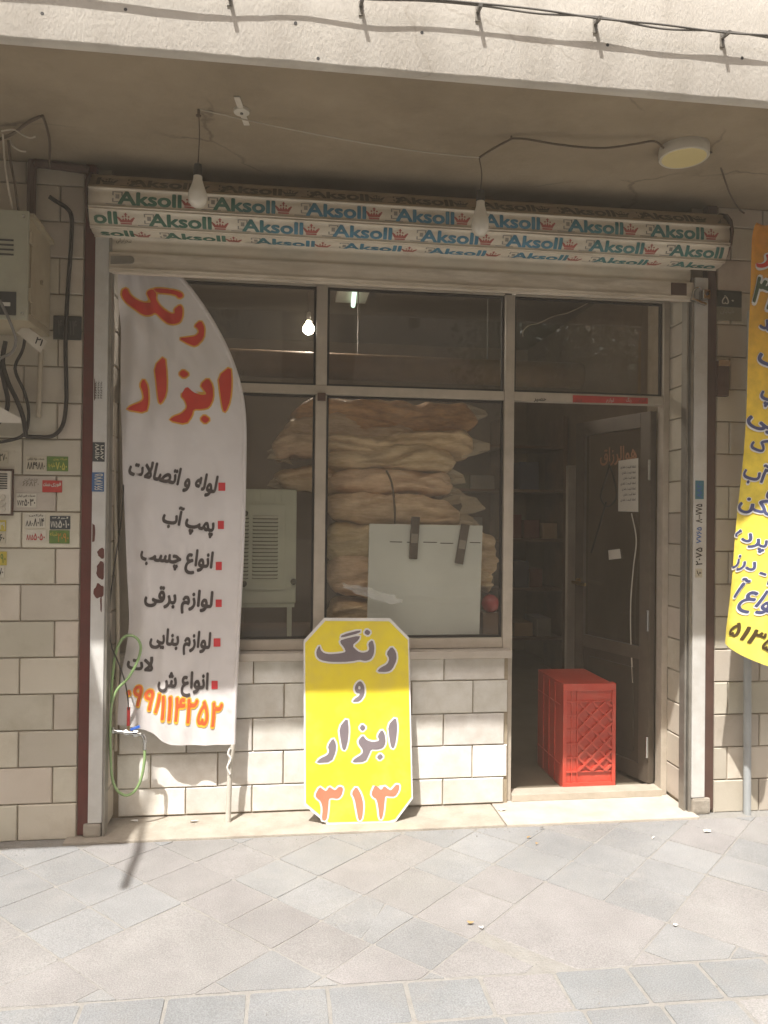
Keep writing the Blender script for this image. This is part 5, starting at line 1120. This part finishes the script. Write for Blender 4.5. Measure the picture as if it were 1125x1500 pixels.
ORD = ['first', 'second', 'third', 'fourth', 'fifth', 'sixth', 'seventh', 'eighth', 'ninth', 'tenth', 'eleventh', 'twelfth']; names = ['cardboard', 'red', 'white', 'blue', 'olive', 'orange']; i = 0
for zi, z in enumerate((.376, .826, 1.276, 1.726)):
    x = .6; i = 0
    while x < 2.45:
        wd = rnd.uniform(.12, .24); h = rnd.uniform(.12, .30); k = rnd.randrange(6)
        if all(abs((x+wd/2)-u_) > wd/2+.03 for u_ in (1.35, 2.0)) and x+wd < 2.52:
            o = MB().box(x, x+wd, 3.22+rnd.uniform(0, .06), 3.6, z, z+h).build('stock_box', bxc[k], None, bevel=.004); i += 1; tag(o, '%s stock box, %s from the left on the %s shelf inside the doorway' % (names[k], ORD[i-1], ('bottom', 'second', 'third', 'top')[zi]), 'box', 'boxes on the shelves')
        x += wd+rnd.uniform(.01, .04)
lbd = thing('leaning_board', 'pale narrow board standing upright behind the open door', 'board'); a, b = at(830, 985, 1.05), at(845, 682, 1.05)
MB().box(a.x, b.x, 1.05, 1.09, .0345, b.z).build('board', mat('board_pale', (.42, .38, .31), (.34, .30, .24), 6, .6), lbd, bevel=.003); MB().box(a.x+.01, b.x-.01, 1.091, 1.20, .0345, .07).build('foot', wood, lbd)
bw = MB().tube([at(x, y, .40) for x, y in ((766, 493), (767, 484), (775, 477), (790, 473), (812, 463), (830, 459), (850, 450), (868, 440), (900, 425))], .0028, 6, 6).build('pale_wire', wht_w, None, True); tag(bw, 'loose pale wire hanging behind the pane above the door', 'wire')

# ================================================================== LITTER ON THE GROUND
LIT = [(1037, 1218, .045, paper, 'white paper scrap on the paving near the right guide'), (735, 1187, .05, paper, 'crumpled paper scrap on the step by the door'), (793, 1214, .022, grey_w, 'small grey pebble-like scrap on paving left of the doorway step'), (775, 1227, .03, dryleaf, 'dry leaf on paving in front of the doorway'), (786, 1237, .02, dryleaf, 'second dry leaf closer to the street before the doorway'), (990, 1356, .022, paper, 'small white scrap on the pink paving'), (957, 1228, .018, paper, 'tiny paper scrap on paving below the door'), (196, 1203, .04, sign_w, 'white paper scrap at the foot of the wall under the hose'), (283, 1204, .05, sign_w, 'white flake at the wall foot beside the flag pole'), (690, 1353, .03, dryleaf, 'dry leaf in the worn joint of the paving'), (705, 1360, .02, sign_w, 'pale chip in the worn joint between paving stones')]
for (x, y, s_, m_, lab) in LIT:
    z = .016 if y < 1212 else .008; p = atz(x, y, z); a0 = rnd.uniform(0, 6); V = []; n = 7
    for k in range(n): a = a0+2*math.pi*k/n; rr = s_*.4*rnd.uniform(.55, 1.1); V.append((p.x+rr*math.cos(a)*1.3, p.y+rr*math.sin(a)*.7, z+rnd.uniform(.000, .010)))
    V.append((p.x, p.y, z+.008)); o = raw('litter', V, [(k, (k+1) % n, n) for k in range(n)], m_, None, False); tag(o, lab, 'litter', 'litter on the pavement')

gv = []; gf = []
for k in range(1500):
    if k % 3 == 0: x, y = rnd.uniform(-1.3, 2.6), -.075-abs(rnd.gauss(0, .06))
    else:
        i_ = rnd.choice(l1); t_ = rnd.uniform(-3, 1); q = E1*(i_+rnd.gauss(0, .012))+E2*t_ if k % 3 == 1 else E2*(rnd.choice(l2)+rnd.gauss(0, .012))+E1*rnd.uniform(-2, 2); x, y = q.x, q.y
        if not (-1.3 < x < 2.6 and -1.5 < y < -.08): continue
    r_ = rnd.uniform(.0012, .0038)*(1.6 if rnd.random() < .06 else 1); o = len(gv); a = rnd.uniform(0, 6)
    gv += [(x+r_*math.cos(a), y+r_*math.sin(a), .0035), (x+r_*math.cos(a+2.1), y+r_*math.sin(a+2.1), .0035), (x+r_*math.cos(a+4.2), y+r_*math.sin(a+4.2), .0035), (x, y, .004+r_*1.1)]; gf += [(o, o+1, o+3), (o+1, o+2, o+3), (o+2, o, o+3)]
gr_ = raw('grit', gv, gf, sand, None, False); tag(gr_, 'loose grit lying in the paving joints and along the step', None, None, 'stuff')

# ================================================================== BEYOND THE FRAME: what shades the left pier and what the glass mirrors
aw = thing('shade_awning', 'unseen metal awning added to shade the left pier', 'awning')  # unseen awning added so that its shadow covers the left pier
MB().add([(-6, -OV-.012, 3.10), (-1.42, -OV-.012, 3.10), (-1.42, -1.44, 2.98), (-6, -1.44, 2.98), (-6, -OV-.012, 3.13), (-1.42, -OV-.012, 3.13), (-1.42, -1.44, 3.01), (-6, -1.44, 3.01)], [(0, 3, 2, 1), (4, 5, 6, 7), (0, 1, 5, 4), (1, 2, 6, 5), (2, 3, 7, 6), (3, 0, 4, 7)]).build('sheet', rail_m, aw)
for x in (-1.6, -3.0, -4.5): MB().tube([(x, -OV-.012, 3.5), (x, -1.42, 3.005)], .012, 8).build('stay', rail_m, aw)
# unseen cable added, its path traced back from the shadow line on the ground
sw = [atz(183, 1300, .004), atz(192, 1273, .004), atz(203, 1246, .004), at(214, 1204, KW), at(219, 1160, KW), at(221, 1106, KW), at(223, 1040, KW)]
lv = -SUND/abs(SUND.y); sc_pts = [p+lv*(1.9+p.y) for p in sw]; sc_pts.append(sc_pts[-1]+Vector((.1, .3, 1.2))); sc_pts.append(Vector((sc_pts[-1].x+.3, -OV-.01, 6.4)))
o = MB().tube(sc_pts, .017, 8, 4).build('shadow_cable', blk, None, True); tag(o, 'unseen cable added above the frame to cast a shadow line on the paving', 'cable')
ob = thing('opposite_building', 'brick building across the street, mirrored dimly in the panes', 'building')
MB().box(-40, 6.2, -17, -12.4, -.12, 12.5).build('wall', opp, ob); MB().box(7.7, 44, -17, -12.6, -.12, 12).build('wall', opp, ob); MB().box(7.5, 44.3, -17, -12.45, 12, 12.25).build('cornice', conc, ob)
for i in range(10):
    for z in (1.0, 4.2, 7.4):
        x = -28+i*3.1; MB().box(x, x+1.5, -12.42, -12.36, z, z+1.7).build('window', dark_pl, ob)
for i in range(8): x = 8.6+i*2.9; MB().box(x, x+1.6, -12.62, -12.55, 1.2, 3.4).build('window', dark_pl, ob)
def tree(x, y, h, r, seed, label):
    t = thing('street_tree', label, 'tree', 'street trees across the road'); rg = random.Random(seed)
    tm = MB(); tm.tube([(x, y, -.13), (x+.1, y, h*.3), (x-.05, y+.1, h*.62)], [.17, .09], 10, 5)
    tips = []
    for k in range(9):
        a = 2*math.pi*k/9+rg.uniform(-.3, .3); zz = h*rg.uniform(.35, .6); e = Vector((x+math.cos(a)*r*.7, y+math.sin(a)*r*.7, zz+h*rg.uniform(.12, .35))); tm.tube([(x, y, zz), ((x+e.x)/2, (y+e.y)/2, zz+.5*(e.z-zz)+.15), e], [.06, .02], 6, 3); tips.append(e)
    tm.build('trunk', bark, t, True); V = []; Fc = []
    for k in range(5200):
        b = tips[rg.randrange(9)]; d = Vector((rg.gauss(0, 1), rg.gauss(0, 1), rg.gauss(0, .8)))*r*.30; c = b+d; s = rg.uniform(.05, .10); u = Vector((rg.gauss(0, 1), rg.gauss(0, 1), rg.gauss(0, 1))).normalized(); v = u.orthogonal().normalized(); o = len(V)
        V += [c-u*s, c+v*s*.5, c+u*s, c-v*s*.5]; Fc.append((o, o+1, o+2, o+3))
    raw('crown', V, Fc, leafm, t, False)
tree(5.0, -9.4, 5.8, 1.4, 3, 'leafy street tree mirrored in the pane above the door'); tree(-3.5, -10.6, 6.5, 2.0, 5, 'leafy street tree across the road, left one')

# thin air volume added in place of lens glare, lifting the dark tones
hz = bpy.data.materials.new('glare_air'); hz.use_nodes = True; N = hz.node_tree.nodes; N.remove(N['Principled BSDF']); pv_ = N.new('ShaderNodeVolumePrincipled')
pv_.inputs['Color'].default_value = (.96, .84, .67, 1); pv_.inputs['Density'].default_value = .0095; pv_.inputs['Anisotropy'].default_value = 0.0; hz.node_tree.links.new(pv_.outputs[0], N['Material Output'].inputs['Volume'])
ho = MB().box(-62, 62, -62, 62, -1.5, 14.0).build('haze', hz); tag(ho, 'thin air volume added over the street to imitate lens glare', None, None, 'stuff')

bpy.data.scenes.remove(TSC)
